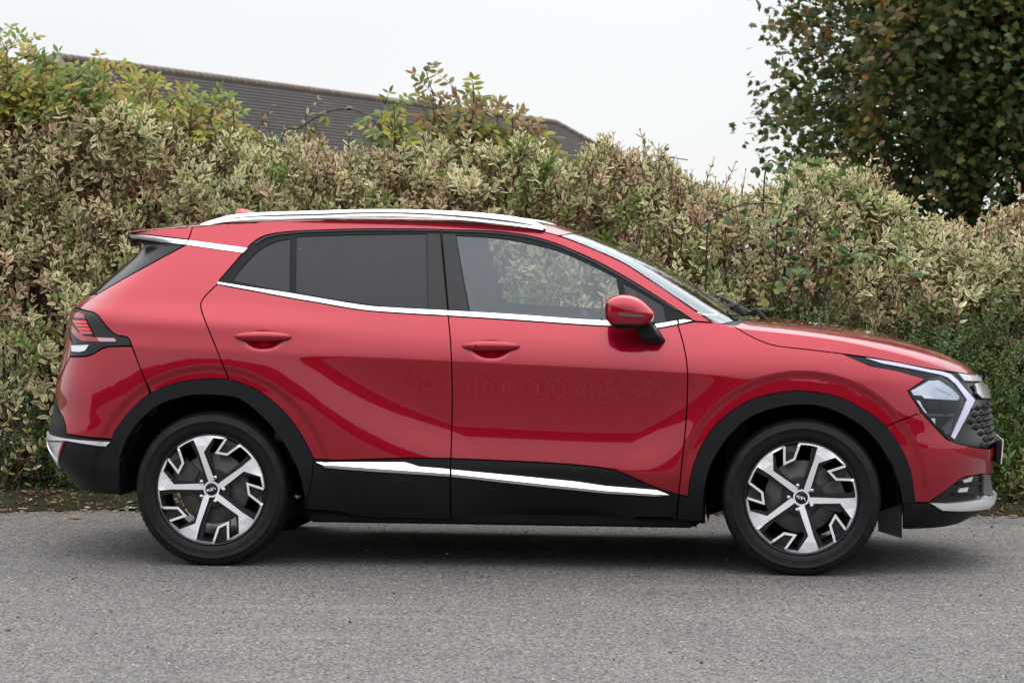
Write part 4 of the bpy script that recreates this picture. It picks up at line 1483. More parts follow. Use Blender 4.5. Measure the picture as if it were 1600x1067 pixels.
def make_wheel(name, x, z, side, rot, steer=0.0):
    root = empty(name, (x, side * 0.905, z))
    root.parent = car
    if side > 0:
        root.rotation_euler = (0, 0, math.pi)
    R0 = 0.350
    # tyre: wheel-local y outward is -y
    prof = [(0.250, 0.012), (0.2545, -0.001), (0.262, -0.010), (0.2655, -0.0105), (0.2665, -0.0125), (0.285, -0.016), (0.305, -0.0165), (0.3065, -0.0180), (0.3095, -0.0178), (0.3105, -0.0155), (0.322, -0.013), (0.333, -0.007), (0.3405, 0.004), (0.3455, 0.018), (0.3485, 0.036)]
    prof2 = [(0.3500, 0.060), (0.3505, 0.085), (0.3435, 0.087), (0.3435, 0.095), (0.3508, 0.097), (0.3508, 0.125), (0.3438, 0.127), (0.3438, 0.135), (0.3505, 0.137), (0.3500, 0.165), (0.3485, 0.190), (0.3405, 0.222), (0.322, 0.238), (0.285, 0.24), (0.246, 0.215)]
    full = [(r_ + max(0, r_ - 0.25) / 0.10 * 0.0075, y_) for r_, y_ in prof + prof2]
    seg = 160
    V, F = lathe(full, seg)
    nn = len(full)
    V = V.reshape(seg, nn, 3)
    for k in range(seg):
        if k % 2 == 0:
            for i in (12, 13, 14, 15, 24, 25, 26):
                rr = math.hypot(V[k, i, 0], V[k, i, 2])
                f = (rr - 0.0035) / rr
                V[k, i, 0] *= f; V[k, i, 2] *= f
        if k % 8 < 4:      # shallow raised pattern band on the sidewall
            for i in (10, 11):
                V[k, i, 1] -= 0.0022
    V = V.reshape(-1, 3)
    # contact flat
    V[:, 2] = np.maximum(V[:, 2], -z + 0.0005)
    tyre = mesh_obj('tyre', V, F, MT['tyre'], root)
    # barrel
    V, F = lathe([(0.250, 0.0), (0.2550, -0.004), (0.2535, -0.008), (0.2500, -0.005), (0.242, 0.012), (0.232, 0.020), (0.226, 0.05), (0.222, 0.12), (0.226, 0.20), (0.24, 0.215)], 72)
    rim = mesh_obj('rim', V, F, MT['rim_black'], root)
    # face pieces
    A = px_poly(SPOKE); Bq = px_poly(SPOKE_R)
    k1 = px_poly([(205, -254)])[0]; k2 = px_poly([(254, -210)])[0]
    e_out = px_poly([(273, -203)])[0]
    rim_r = RW * 0.985
    a_l, a_r = ang(A[-1]), ang(e_out)
    tip_l = (rim_r * math.cos(a_l), rim_r * math.sin(a_l))
    spoke = A[:-1] + arc(a_l, a_r, rim_r, 10) + [k2, k1] + Bq[::-1]
    zig = px_poly([(268, -201), (167, -166), (213, -118), (330, -116)])
    zs = stroke(zig, 0.0105)
    a_z = ang(zig[-1]); a_n = a_l - math.radians(72)
    rimarc = arc(a_z, a_n, rim_r, 10) + arc(a_n, a_z, rim_r - 0.0085, 10)
    sil, blk = [], []
    for k in range(5):
        a = -k * math.radians(72) + rot
        for p in (spoke, zs, rimarc):
            sil.append(plate_mesh(rotp(p, a), -0.004, 0.002))
        # black body behind the bright face: same outline, deeper, and the black webs
        blk.append(plate_mesh(rotp(spoke, a), -0.0015, 0.05))
        blk.append(plate_mesh(rotp(zs, a), -0.0015, 0.045))
        blk.append(plate_mesh(rotp(rimarc, a), -0.0015, 0.03))
        web = [zig[0], zig[1], zig[2], zig[3]] + arc(a_z, a_r, rim_r, 6)
        blk.append(plate_mesh(rotp(web, a), 0.012, 0.03))
        # black shoulder on the spoke's dark side
        sh1 = px_poly([(102, -216), (205, -254), (196, -236), (118, -196), (66, -60), (50, -36)])
        blk.append(plate_mesh(rotp(sh1, a), 0.016, 0.03))
        sh2 = px_poly([(12, -44), (24, -84), (75, -232), (93, -318), (60, -318), (48, -228), (2, -80)])
        blk.append(plate_mesh(rotp(sh2, a), 0.018, 0.03))
    # hub ring
    ring = arc(0, 2 * math.pi, 0.0375, 28)[:-1]
    sil.append(plate_mesh(ring, -0.0035, 0.002))
    blk.append(plate_mesh(arc(0, 2 * math.pi, 0.082, 36)[:-1], 0.020, 0.035))
    V, F = merge(sil)
    mesh_obj('rim_face', V, F, MT['silver'], rim, smooth=False)
    V, F = merge(blk)
    mesh_obj('rim_body', V, F, MT['rim_black'], rim, smooth=False)
    # hub cap
    y0 = -0.004 - dish(0) - 0.006
    cap = lathe_obj('hub_cap', [(0.0, y0), (0.022, y0 + 0.0005), (0.029, y0 + 0.002), (0.0315, y0 + 0.006), (0.0315, y0 + 0.03)], 28, MT['gloss_black'], root)
    # emblem strokes on the cap: joined slanted letters
    strokes = [[(-0.019, -0.0055), (-0.019, 0.0055)], [(-0.019, -0.002), (-0.010, 0.006), (-0.003, -0.0055), (-0.003, 0.0055)], [(-0.003, -0.0055), (0.008, 0.0055), (0.014, -0.0055), (0.020, -0.0055)]]
    strokes = [[(-0.0205, -0.006), (-0.0205, 0.006)], [(-0.0195, -0.001), (-0.0105, 0.006)], [(-0.017, 0.0008), (-0.0085, -0.006), (-0.001, 0.006), (0.0008, 0.006), (0.0008, -0.006), (0.003, -0.006), (0.0115, 0.006), (0.0205, -0.006)]]
    em = []
    for st in strokes:
        em.append(plate_mesh(rotp(stroke(st, 0.0026), rot + math.radians(-20)), 0, 0.001))
    V, F = merge(em)
    V[:, 1] += y0 - 0.0008 + dish(0) + 0.0012 * (np.hypot(V[:, 0], V[:, 2]) / 0.022) ** 2 * 0
    mesh_obj('emblem', V, F, MT['white_mark'], cap, smooth=False)
    # wheel nuts
    for k in range(5):
        a = rot + math.radians(107) - k * math.radians(72)
        c = (0.0575 * math.cos(a), 0.0575 * math.sin(a))
        lathe_obj('wheel_nut', [(0.0, -0.020), (0.006, -0.019), (0.0105, -0.013), (0.012, 0.0), (0.012, 0.02)], 12, MT['nut'], root, (c[0], 0.020, c[1]))
    # brake
    V, F = lathe([(0.082, 0.058), (0.090, 0.075), (0.100, 0.078), (0.162, 0.078), (0.164, 0.080), (0.164, 0.10), (0.09, 0.10)], 60)
    mesh_obj('brake_disc', V, F, MT['disc'], root)
    a0 = 0.05 if x > 0 else math.pi * 0.88
    cal = []
    cal.append(plate_mesh([(r * math.cos(t), r * math.sin(t)) for r, t in [(0.105, a0 - 0.5), (0.19, a0 - 0.42), (0.20, a0), (0.19, a0 + 0.42), (0.105, a0 + 0.5), (0.095, a0)]], 0.055, 0.07))
    V, F = merge(cal)
    mesh_obj('brake_caliper', V, F, MT['caliper'], root, smooth=False)
    # small round sticker on one spoke end
    if side < 0:
        sp = (-0.190, 0.043) if x < 0 else (-0.1975, -0.1205)
        V, F = lathe([(0.0, -0.0058), (0.0040, -0.0058)], 14)
        V = V + np.array([sp[0], 0, sp[1]])
        stk = mesh_obj('sticker', V, F, MT['white_mark'], root)
        V, F = lathe([(0.0022, -0.0062), (0.0032, -0.0062)], 14)
        mesh_obj('sticker_ring', V + np.array([sp[0], 0, sp[1]]), F, MT['red_lens'], stk)
    return root


make_wheel('wheel', 1.34, 0.350, -1, 0.0)
make_wheel('wheel', -1.34, 0.350, -1, math.radians(36.5))
make_wheel('wheel', 1.34, 0.350, 1, 0.4)
make_wheel('wheel', -1.34, 0.350, 1, 0.9)
# ------------------------------------------------------------------ the place: ground, verge, planting, building, tree
def wpt(px, py, yw):
    """world point on the line of sight at world depth y = yw (used to read sizes and heights off the photograph)."""
    d = _fw + _right * (px - 800) / CAM_F - _up * (py - 533.5) / CAM_F
    return CAM_O + d * ((yw - CAM_O[1]) / d[1])


def asphalt_mat():
    m, t, b = new_mat('worn_asphalt')
    tc = N(t, 'ShaderNodeTexCoord')
    v1 = N(t, 'ShaderNodeTexVoronoi'); v1.inputs['Scale'].default_value = 100
    v2 = N(t, 'ShaderNodeTexVoronoi'); v2.inputs['Scale'].default_value = 47
    n1 = N(t, 'ShaderNodeTexNoise'); n1.inputs['Scale'].default_value = 260; n1.inputs['Detail'].default_value = 3
    n2 = N(t, 'ShaderNodeTexNoise'); n2.inputs['Scale'].default_value = 1.1; n2.inputs['Detail'].default_value = 5
    mp = N(t, 'ShaderNodeMapping'); mp.inputs['Scale'].default_value = (0.35, 1.6, 1)
    n3 = N(t, 'ShaderNodeTexNoise'); n3.inputs['Scale'].default_value = 1.7; n3.inputs['Detail'].default_value = 4
    for n in (v1, v2, n1, n2):
        t.links.new(tc.outputs['Object'], n.inputs['Vector'])
    t.links.new(tc.outputs['Object'], mp.inputs[0]); t.links.new(mp.outputs[0], n3.inputs['Vector'])
    chip = ramp(t, v1.outputs['Color'], [(0.0, (0.048, 0.047, 0.047)), (0.40, (0.122, 0.118, 0.115)), (0.85, (0.19, 0.181, 0.172)), (1.0, (0.44, 0.43, 0.41))])
    big = ramp(t, n2.outputs[0], [(0.3, (0.92, 0.905, 0.89)), (0.7, (1.09, 1.06, 1.03))])
    mx = N(t, 'ShaderNodeMix', data_type='RGBA', blend_type='MULTIPLY'); mx.inputs[0].default_value = 1
    t.links.new(chip.outputs[0], mx.inputs[6]); t.links.new(big.outputs[0], mx.inputs[7])
    # dusty brownish drag marks
    dr = N(t, 'ShaderNodeMapRange'); dr.inputs[1].default_value = 0.58; dr.inputs[2].default_value = 0.75; dr.inputs[4].default_value = 0.42
    t.links.new(n3.outputs[0], dr.inputs[0])
    mx2 = N(t, 'ShaderNodeMix', data_type='RGBA'); mx2.inputs[7].default_value = (0.26, 0.225, 0.20, 1)
    t.links.new(dr.outputs[0], mx2.inputs[0]); t.links.new(mx.outputs[2], mx2.inputs[6])
    # dark gaps between the chips
    gp = N(t, 'ShaderNodeMapRange'); gp.inputs[1].default_value = 0.45; gp.inputs[2].default_value = 0.85; gp.inputs[3].default_value = 1.0; gp.inputs[4].default_value = 0.35
    t.links.new(v1.outputs['Distance'], gp.inputs[0])
    gp2 = N(t, 'ShaderNodeMapRange'); gp2.inputs[1].default_value = 0.70; gp2.inputs[2].default_value = 0.78; gp2.inputs[3].default_value = 1.0; gp2.inputs[4].default_value = 0.3
    t.links.new(n1.outputs[0], gp2.inputs[0])
    mm = N(t, 'ShaderNodeMath', operation='MULTIPLY'); t.links.new(gp.outputs[0], mm.inputs[0]); t.links.new(gp2.outputs[0], mm.inputs[1])
    # scattered missing chips
    hol = N(t, 'ShaderNodeMapRange'); hol.inputs[1].default_value = 0.90; hol.inputs[2].default_value = 0.93; hol.inputs[3].default_value = 1.0; hol.inputs[4].default_value = 0.25
    sp = N(t, 'ShaderNodeSeparateColor'); t.links.new(v2.outputs['Color'], sp.inputs[0]); t.links.new(sp.outputs[1], hol.inputs[0])
    inn = N(t, 'ShaderNodeMapRange'); inn.inputs[1].default_value = 0.25; inn.inputs[2].default_value = 0.45
    t.links.new(v2.outputs['Distance'], inn.inputs[0])
    mxh = N(t, 'ShaderNodeMath', operation='MAXIMUM'); t.links.new(hol.outputs[0], mxh.inputs[0]); t.links.new(inn.outputs[0], mxh.inputs[1])
    mm2 = N(t, 'ShaderNodeMath', operation='MULTIPLY'); t.links.new(mm.outputs[0], mm2.inputs[0]); t.links.new(mxh.outputs[0], mm2.inputs[1])
    mx3 = N(t, 'ShaderNodeMix', data_type='RGBA', blend_type='MULTIPLY'); mx3.inputs[0].default_value = 1
    t.links.new(mx2.outputs[2], mx3.inputs[6]); t.links.new(mm2.outputs[0], mx3.inputs[7])
    t.links.new(mx3.outputs[2], b.inputs['Base Color'])
    b.inputs['Roughness'].default_value = 0.85
    b.inputs['Specular IOR Level'].default_value = 0.3
    bp = N(t, 'ShaderNodeBump'); bp.inputs['Strength'].default_value = 0.5; bp.inputs['Distance'].default_value = 0.003
    t.links.new(mm2.outputs[0], bp.inputs['Height'])
    t.links.new(bp.outputs[0], b.inputs['Normal'])
    return m


def mix_ground(name, cols, s1, s2):
    m, t, b = new_mat(name)
    n1 = noise(t, s1, 6, 0.65); n2 = noise(t, s2, 3)
    r1 = ramp(t, n1.outputs[0], [(0.25 + 0.5 * i / (len(cols) - 1), c) for i, c in enumerate(cols)])
    r2 = ramp(t, n2.outputs[0], [(0.3, (0.6, 0.6, 0.6)), (0.7, (1.3, 1.3, 1.3))])
    mx = N(t, 'ShaderNodeMix', data_type='RGBA', blend_type='MULTIPLY'); mx.inputs[0].default_value = 1
    t.links.new(r1.outputs[0], mx.inputs[6]); t.links.new(r2.outputs[0], mx.inputs[7])
    t.links.new(mx.outputs[2], b.inputs['Base Color'])
    b.inputs['Roughness'].default_value = 0.95
    b.inputs['Specular IOR Level'].default_value = 0.15
    bp = N(t, 'ShaderNodeBump'); bp.inputs['Strength'].default_value = 0.8; bp.inputs['Distance'].default_value = 0.012
    t.links.new(n2.outputs[0], bp.inputs['Height']); t.links.new(bp.outputs[0], b.inputs['Normal'])
    return m


def leaf_mat(name, trans=0.25, rough=0.5, spec=0.3):
    m, t, b = new_mat(name)
    at = N(t, 'ShaderNodeAttribute', attribute_name='leaf_colour')
    t.links.new(at.outputs['Color'], b.inputs['Base Color'])
    b.inputs['Roughness'].default_value = rough
    b.inputs['Specular IOR Level'].default_value = spec
    tl_ = N(t, 'ShaderNodeBsdfTranslucent')
    t.links.new(at.outputs['Color'], tl_.inputs[0])
    mx = N(t, 'ShaderNodeMixShader'); mx.inputs[0].default_value = trans
    t.links.new(b.outputs[0], mx.inputs[1]); t.links.new(tl_.outputs[0], mx.inputs[2])
    t.links.new(mx.outputs[0], t.nodes['Material Output'].inputs[0])
    return m


MT['asphalt'] = asphalt_mat()
MT['verge'] = mix_ground('mossy_verge', [(0.022, 0.030, 0.008), (0.025, 0.027, 0.010), (0.026, 0.019, 0.012), (0.045, 0.033, 0.022)], 5, 90)
MT['ground'] = mix_ground('rough_grass_ground', [(0.03, 0.05, 0.012), (0.05, 0.065, 0.02)], 0.3, 8)
MT['leaf'] = leaf_mat('shrub_leaves')
MT['leaf_dark'] = leaf_mat('glossy_small_leaves', 0.15, 0.4, 0.4)
MT['leaf_tree'] = leaf_mat('maple_leaves', 0.38, 0.5, 0.3)
MT['bark'] = simple('woody_bark', (0.045, 0.032, 0.024), 0.85, 0, 0.35, 30, 0.4, 0.2)
MT['red_stem'] = simple('dark_red_twigs', (0.11, 0.026, 0.022), 0.7, 0, 0.35, 30, 0.2, 0.3)
MT['dry_leaf'] = leaf_mat('dry_leaves', 0.1, 0.7, 0.2)

# ground sheets
g = mesh_obj('ground', [(-900, -500, -0.02), (900, -500, -0.02), (900, 1500, -0.02), (-900, 1500, -0.02)], [(0, 1, 2, 3)], MT['ground'])
tag(g, kind='structure')


def edge_y(x):
    return 1.74 + 0.05 * np.sin(3.1 * x + 1) + 0.045 * np.sin(7.3 * x) + 0.030 * np.sin(19 * x + 2) + 0.02 * np.sin(43 * x) + 0.012 * np.sin(97 * x)


g = mesh_obj('asphalt', [(-120, -120, 0), (120, -120, 0), (120, 2.05, 0), (-120, 2.05, 0)], [(0, 1, 2, 3)], MT['asphalt'])
tag(g, kind='structure')
xs = np.concatenate([np.linspace(-60, -4.6, 30), np.linspace(-4.5, 4.5, 420), np.linspace(4.6, 60, 30)])
vs_ = np.concatenate([[0.0, 0.03, 0.08], np.linspace(0.14, 0.9, 12), [1.5, 3, 8]])
V = []
for v in vs_:
    zz = 0.075 * (1 - np.exp(-v / 0.22)) + 0.01 * np.sin(9 * xs + 14 * v) * min(1, v * 4) + 0.008 * np.sin(23 * xs - 31 * v) * min(1, v * 4)
    V.append(np.stack([xs, edge_y(xs) + v, zz + 0.004], 1))
V = np.vstack(V)
nx = len(xs)
i, j = np.meshgrid(np.arange(len(vs_) - 1), np.arange(nx - 1), indexing='ij')
a = (i * nx + j).ravel()
F = np.stack([a, a + 1, a + nx + 1, a + nx], 1)
o = link('verge', fast_mesh('verge', V, F), MT['verge'])
tag(o, kind='structure')


# ------------------------------------------------------------------ leaves
LEAF = np.array([(0, 0, 0), (0, .36, .05), (0, .70, .03), (0, 1, -.06), (-.38, .32, .0), (-.33, .66, -.03), (.38, .32, .0), (.33, .66, -.03)], float)
LEAF_F = np.array([(0, 6, 1), (0, 1, 4), (1, 6, 7), (1, 7, 2), (1, 2, 5), (1, 5, 4), (2, 7, 3), (2, 3, 5)])
LEAF_E = np.array([0.55, 0, 0, 1, 1, 1, 1, 1.0])       # 0 mid rib, 1 margin
_t = [(0, 0), (.10, .16), (.40, .10), (.30, .34), (.52, .56), (.26, .60), (.20, .78), (0, 1.0)]
MAPLE = np.array([(x_, y_, -0.12 * abs(x_)) for x_, y_ in _t] + [(-x_, y_, -0.12 * abs(x_)) for x_, y_ in _t[1:-1]] + [(0, .42, .04)], float)
_n = len(MAPLE) - 1
_ring = [0, 1, 2, 3, 4, 5, 6, 7] + list(range(13, 7, -1))
MAPLE_F = np.array([(14, _ring[k], _ring[(k + 1) % 14]) for k in range(14)])
MAPLE_E = np.ones(15); MAPLE_E[14] = 0
ROUND = np.array([(0, 0, 0), (-.34, .18, .02), (.34, .18, .02), (-.44, .52, -.02), (.44, .52, -.02), (-.25, .85, -.05), (.25, .85, -.05), (0, 1, -.08), (0, .5, .05)], float)
ROUND_F = np.array([(8, 0, 2), (8, 2, 4), (8, 4, 6), (8, 6, 7), (8, 7, 5), (8, 5, 3), (8, 3, 1), (8, 1, 0)])
ROUND_E = np.array([1, 1, 1, 1, 1, 1, 1, 1, 0.])


def unit(v):
    return v / (np.linalg.norm(v, axis=-1, keepdims=True) + 1e-12)


def leaf_arrays(tmpl, pos, direc, up, length, width, c_mid, c_edge):
    """one leaf per row: base at pos, pointing along direc, upper face towards up."""
    T, Fc, E = tmpl
    d = unit(direc)
    s = unit(np.cross(d, up))
    n = np.cross(s, d)
    k = len(T)
    V = (pos[:, None] + s[:, None] * (T[None, :, 0:1] * width[:, None, None]) + d[:, None] * (T[None, :, 1:2] * length[:, None, None]) +
         n[:, None] * (T[None, :, 2:3] * length[:, None, None]))
    C = c_mid[:, None] * (1 - E)[None, :, None] + c_edge[:, None] * E[None, :, None]
    F = Fc[None] + (np.arange(len(pos)) * k)[:, None, None]
    return V.reshape(-1, 3), F.reshape(-1, 3), C.reshape(-1, 3)


T_LEAF, T_MAPLE, T_ROUND = (LEAF, LEAF_F, LEAF_E), (MAPLE, MAPLE_F, MAPLE_E), (ROUND, ROUND_F, ROUND_E)


def leaf_object(name, batches, mat, parent=None, loc=(0, 0, 0)):
    Vs, Fs, Cs, b = [], [], [], 0
    for v, f, c in batches:
        Vs.append(v); Fs.append(f + b); Cs.append(c); b += len(v)
    V = np.vstack(Vs) - np.array(loc); F = np.vstack(Fs); C = np.vstack(Cs)
    me = fast_mesh(name, V, F)
    at = me.attributes.new('leaf_colour', 'FLOAT_COLOR', 'POINT')
    at.data.foreach_set('color', np.concatenate([C, np.ones((len(C), 1))], 1).astype(np.float32).ravel())
    return link(name, me, mat, parent, smooth=False)


def tubes_object(name, tubes, mat, parent=None, loc=(0, 0, 0), seg=5):
    Vs, Fs, b = [], [], 0
    for path, rad in tubes:
        V, F = tube(path, rad, seg)
        Vs.append(V); Fs.append(F + b); b += len(V)
    return link(name, fast_mesh(name, np.vstack(Vs) - np.array(loc), np.vstack(Fs)), mat, parent)


def vnoise(x, y, seed=0.0):
    return (np.sin(1.7 * x + 2.1 * y + seed) + np.sin(3.3 * x - 2.7 * y + 1.3 * seed + 1) * 0.7 + np.sin(5.9 * x + 4.3 * y + 2.1 * seed) * 0.5 + np.sin(-9.1 * x + 8.3 * y + seed) * 0.35) / 2.55


# ---- the variegated hedge: shoots over one rolling surface, shared out among the shrubs that grew them
prof_px = [(-420, 120), (-150, 110), (0, 150), (100, 165), (200, 178), (300, 196), (400, 210), (500, 220), (600, 226), (700, 220), (800, 220), (900, 235), (1000, 240), (1100, 275), (1180, 285), (1250, 270), (1330, 265), (1400, 300), (1450, 330), (1520, 355), (1600, 350), (1750, 345), (2050, 350)]
hx = np.array([wpt(a, b, 3.0)[0] for a, b in prof_px]); hz = np.array([wpt(a, b, 3.0)[2] for a, b in prof_px])


def hedge_top(x):
    return np.interp(x, hx, hz)


def hedge_surf(x, s):
    """s 0..1 climbs the front face, 1..2 runs back over the top."""
    h = hedge_top(x) - 0.09 + 0.09 * vnoise(x * 2.3, x * 0.9, 3.0) + 0.05 * vnoise(x * 6.1, x * 2.2, 1.0)
    a = np.clip(s, 0, 1); b_ = np.clip(s - 1, 0, 1)
    z = 0.12 + (h - 0.12) * np.sin(a * np.pi / 2) ** 0.9
    y = 2.35 + 0.10 * a + 0.55 * (1 - np.cos(a * np.pi / 2)) + 1.7 * b_
    bul = vnoise(x * 1.3, s * 3.2, 0.4)
    y = y - (0.20 * bul + 0.13 * vnoise(x * 3.1, s * 7, 7.0) + 0.06 * vnoise(x * 7.0, s * 15, 2.0)) * (1 - b_)
    z = z + 0.07 * bul * a + 0.05 * vnoise(x * 3, s * 5, 2.0) * a
    return y, z


def sample_shoots(n, s0, s1, depth, x0=-4.6, x1=4.6):
    n = int(n * 1.24)
    x = rng.uniform(x0, x1, n); s = rng.uniform(s0, s1, n)
    y, z = hedge_surf(x, s)
    e = 0.02
    yx, zx = hedge_surf(x + e, s); ys, zs = hedge_surf(x, s + e)
    tx = np.stack([np.full(n, e), yx - y, zx - z], 1); ts = np.stack([np.zeros(n), ys - y, zs - z], 1)
    nn = unit(np.cross(tx, ts))
    inw = unit(np.stack([0 * x, -np.cos(np.clip(s, 0, 1) * 1.3), 0.15 + np.sin(np.clip(s, 0, 1) * 1.4)], 1))
    nn = unit(nn + inw * 0.8)
    P = np.stack([x, y, z], 1) - inw * depth
    return P, nn, s


def dogwood(P, nn, tall=None, plain=0.0):
    """leaves of the shoots at P -> batches and twig paths."""
    n = len(P)
    d = unit(nn * 0.60 + np.array([0, 0, 0.48]) + rng.normal(0, 0.42, (n, 3)))
    L = rng.uniform(0.10, 0.25, n) if tall is None else tall
    red = np.clip(vnoise(P[:, 0] * 2.2, P[:, 2] * 3.1, 5.0) * 0.7 + rng.normal(0.28, 0.36, n), 0, 1)
    yel = np.clip(vnoise(P[:, 0] * 1.6, P[:, 2] * 2.0, 9.0) * 0.5 + rng.normal(-0.25, 0.35, n), 0, 1)
    sizes = np.clip(1.0 + 0.28 * vnoise(P[:, 0] * 1.9, P[:, 2] * 2.3, 12.0) + rng.normal(0, 0.16, n), 0.6, 1.6)
    green_shoot = rng.random(n) < np.clip(0.14 + 0.22 * vnoise(P[:, 0] * 2.7, P[:, 2] * 2.9, 21.0), 0, 1)
    shoot_l = rng.uniform(0.78, 1.32, n)[:, None]
    pos, direc, up, ln, wd, cm, ce = [], [], [], [], [], [], []
    pairs = 6
    base = P - d * (L * 0.55)[:, None]
    side = unit(np.cross(d, rng.normal(0, 1, (n, 3))))
    side2 = np.cross(d, side)
    for k in range(pairs):
        f = (k + 0.4) / (pairs - 0.4)
        c = base + d * (L * f)[:, None]
        sd = side if k % 2 == 0 else side2
        spread = 1.6 - 0.85 * f
        for sg in (-1, 1):
            if k < 2:
                keep = rng.random(n) < 0.75
            else:
                keep = np.ones(n, bool)
            dd = unit(d + sd * sg * spread + rng.normal(0, 0.18, (n, 3)) + np.array([0, 0, -0.12 + 0.15 * f]))
            uu = unit(nn * 0.9 + d * 0.35 + np.array([0, -0.45, 0.25]) + rng.normal(0, 0.45, (n, 3)))
            sz = (0.057 - 0.020 * abs(f - 0.45) * 1.4 - 0.012 * (f > 0.9)) * rng.uniform(0.75, 1.2, n) * sizes
            pos.append(c[keep]); direc.append(dd[keep]); up.append(uu[keep]); ln.append(sz[keep]); wd.append((sz * rng.uniform(0.42, 0.60, n))[keep])
            g_ = rng.uniform(0.6, 1.3, n)[:, None]
            mid = np.array([0.105, 0.165, 0.036]) * g_
            edge = np.array([0.90, 0.82, 0.47]) * rng.uniform(0.60, 1.1, n)[:, None]
            rk = (red * rng.uniform(0.3, 1.0, n))[:, None]
            mid = mid * (1 - rk * 0.75) + np.array([0.20, 0.050, 0.045]) * rk * 0.75
            edge = edge * (1 - rk * 0.7) + np.array([0.64, 0.33, 0.28]) * rk * 0.7
            yk = (yel * rng.uniform(0.2, 0.9, n))[:, None] * 0.6
            mid = mid * (1 - yk) + np.array([0.22, 0.20, 0.04]) * yk
            pl = ((rng.random(n) < 0.08 + plain) | green_shoot)[:, None]
            edge = np.where(pl, mid * 1.3 + np.array([0.02, 0.04, 0.0]), edge) * shoot_l
            cm.append(mid[keep]); ce.append(edge[keep])
    bt = leaf_arrays(T_LEAF, np.vstack(pos), np.vstack(direc), np.vstack(up), np.concatenate(ln), np.concatenate(wd), np.vstack(cm), np.vstack(ce))
    tw = [(np.array([b0 - d0 * 0.1, b0 + d0 * l0 * 0.5, b0 + d0 * l0]), [0.0034, 0.0028, 0.0016]) for b0, d0, l0 in zip(base, d, L)]
    return bt, tw


cent = np.array([-3.35, -2.62, -1.98, -1.30, -0.72, -0.10, 0.50, 1.16, 1.78, 2.46, 3.15])
dog_labels = [
    'tall cream-edged shrub at the hedge end farthest behind the tailgate',
    'cream-edged leafy shrub standing behind the tail lamp',
    'cream-edged leafy shrub standing behind the rear spoiler',
    'cream-edged leafy shrub behind the roof aerial',
    'cream-edged leafy shrub behind the rear door window',
    'cream-edged leafy shrub below the tall thin saplings, behind the door pillar',
    'cream-edged leafy shrub behind the top of the windscreen',
    'cream-edged leafy shrub behind the windscreen base and wipers',
    'cream-edged leafy shrub under the arching bramble, behind the bonnet',
    'cream-edged leafy shrub in front of the maple trunk, above the dark evergreen',
    'cream-edged leafy shrub at the hedge end beyond the headlamp']
layers = [sample_shoots(2300, 0.05, 1.0, 0.0), sample_shoots(2000, 0.05, 1.0, 0.17), sample_shoots(1500, 0.0, 1.0, 0.32), sample_shoots(1500, 0.0, 1.0, 0.55), sample_shoots(2000, 0.0, 1.0, 0.9), sample_shoots(1300, 0.98, 1.5, 0.0), sample_shoots(800, 0.98, 1.6, 0.14)]
PP = np.vstack([l[0] for l in layers]); NN = np.vstack([l[1] for l in layers])
# the evergreens have pushed the variegated shrubs back from the lower right and the lower left
open_ = ~((PP[:, 0] > 1.25 + 0.1 * np.sin(PP[:, 2] * 9)) & (PP[:, 2] < 1.12 + 0.10 * np.sin(PP[:, 0] * 5)) & (PP[:, 1] < 2.6)) & ~((PP[:, 0] < -1.9) & (PP[:, 2] < 0.52 + 0.1 * np.sin(PP[:, 0] * 7)) & (PP[:, 1] < 2.7))
PP, NN = PP[open_], NN[open_]
wob = PP[:, 0] + 0.10 * np.sin(PP[:, 2] * 4) + rng.normal(0, 0.05, len(PP))
own = np.argmin(np.abs(wob[:, None] - cent[None]), 1)
for k, (cx_, lab) in enumerate(zip(cent, dog_labels)):
    base = (cx_, 2.95, 0.06)
    r = empty('dogwood_shrub', base)
    tag(r, lab, 'shrub', 'variegated shrubs of the hedge')
    q = own == k
    bt, tw = dogwood(PP[q], NN[q])
    leaf_object('foliage', [bt], MT['leaf'], r, base)
    tubes_object('twigs', tw, MT['red_stem'], r, base, 3)['kind'] = 'stuff'
    st = []
    for _ in range(16):
        a = np.array([cx_ + rnd.uniform(-0.12, 0.12), 2.95 + rnd.uniform(-0.1, 0.1), 0.03])
        tx = cx_ + rnd.uniform(-0.45, 0.45)
        s_ = rnd.uniform(0.5, 1.15)
        yy, zz = hedge_surf(np.array([tx]), np.array([s_]))
        b = np.array([tx, yy[0] + 0.12, zz[0] - 0.1])
        m_ = (a + b) / 2 + np.array([rnd.uniform(-.08, .08), 0.08, 0.1])
        st.append((np.array([a, (a + m_) / 2 + 0.02, m_, (m_ + b) / 2 + 0.02, b]), [0.014, 0.012, 0.010, 0.007, 0.004]))
    tubes_object('stem', st, MT['bark'], r, base, 6)


# ---- loose taller dogwood shoots that stand out of the hedge top
def sprig_group(label, px_list, yw, kind, loc_px, group=None, name='sapling', hbase=None):
    """thin upright stems given by their tips and feet in the view, each with leaves."""
    pass


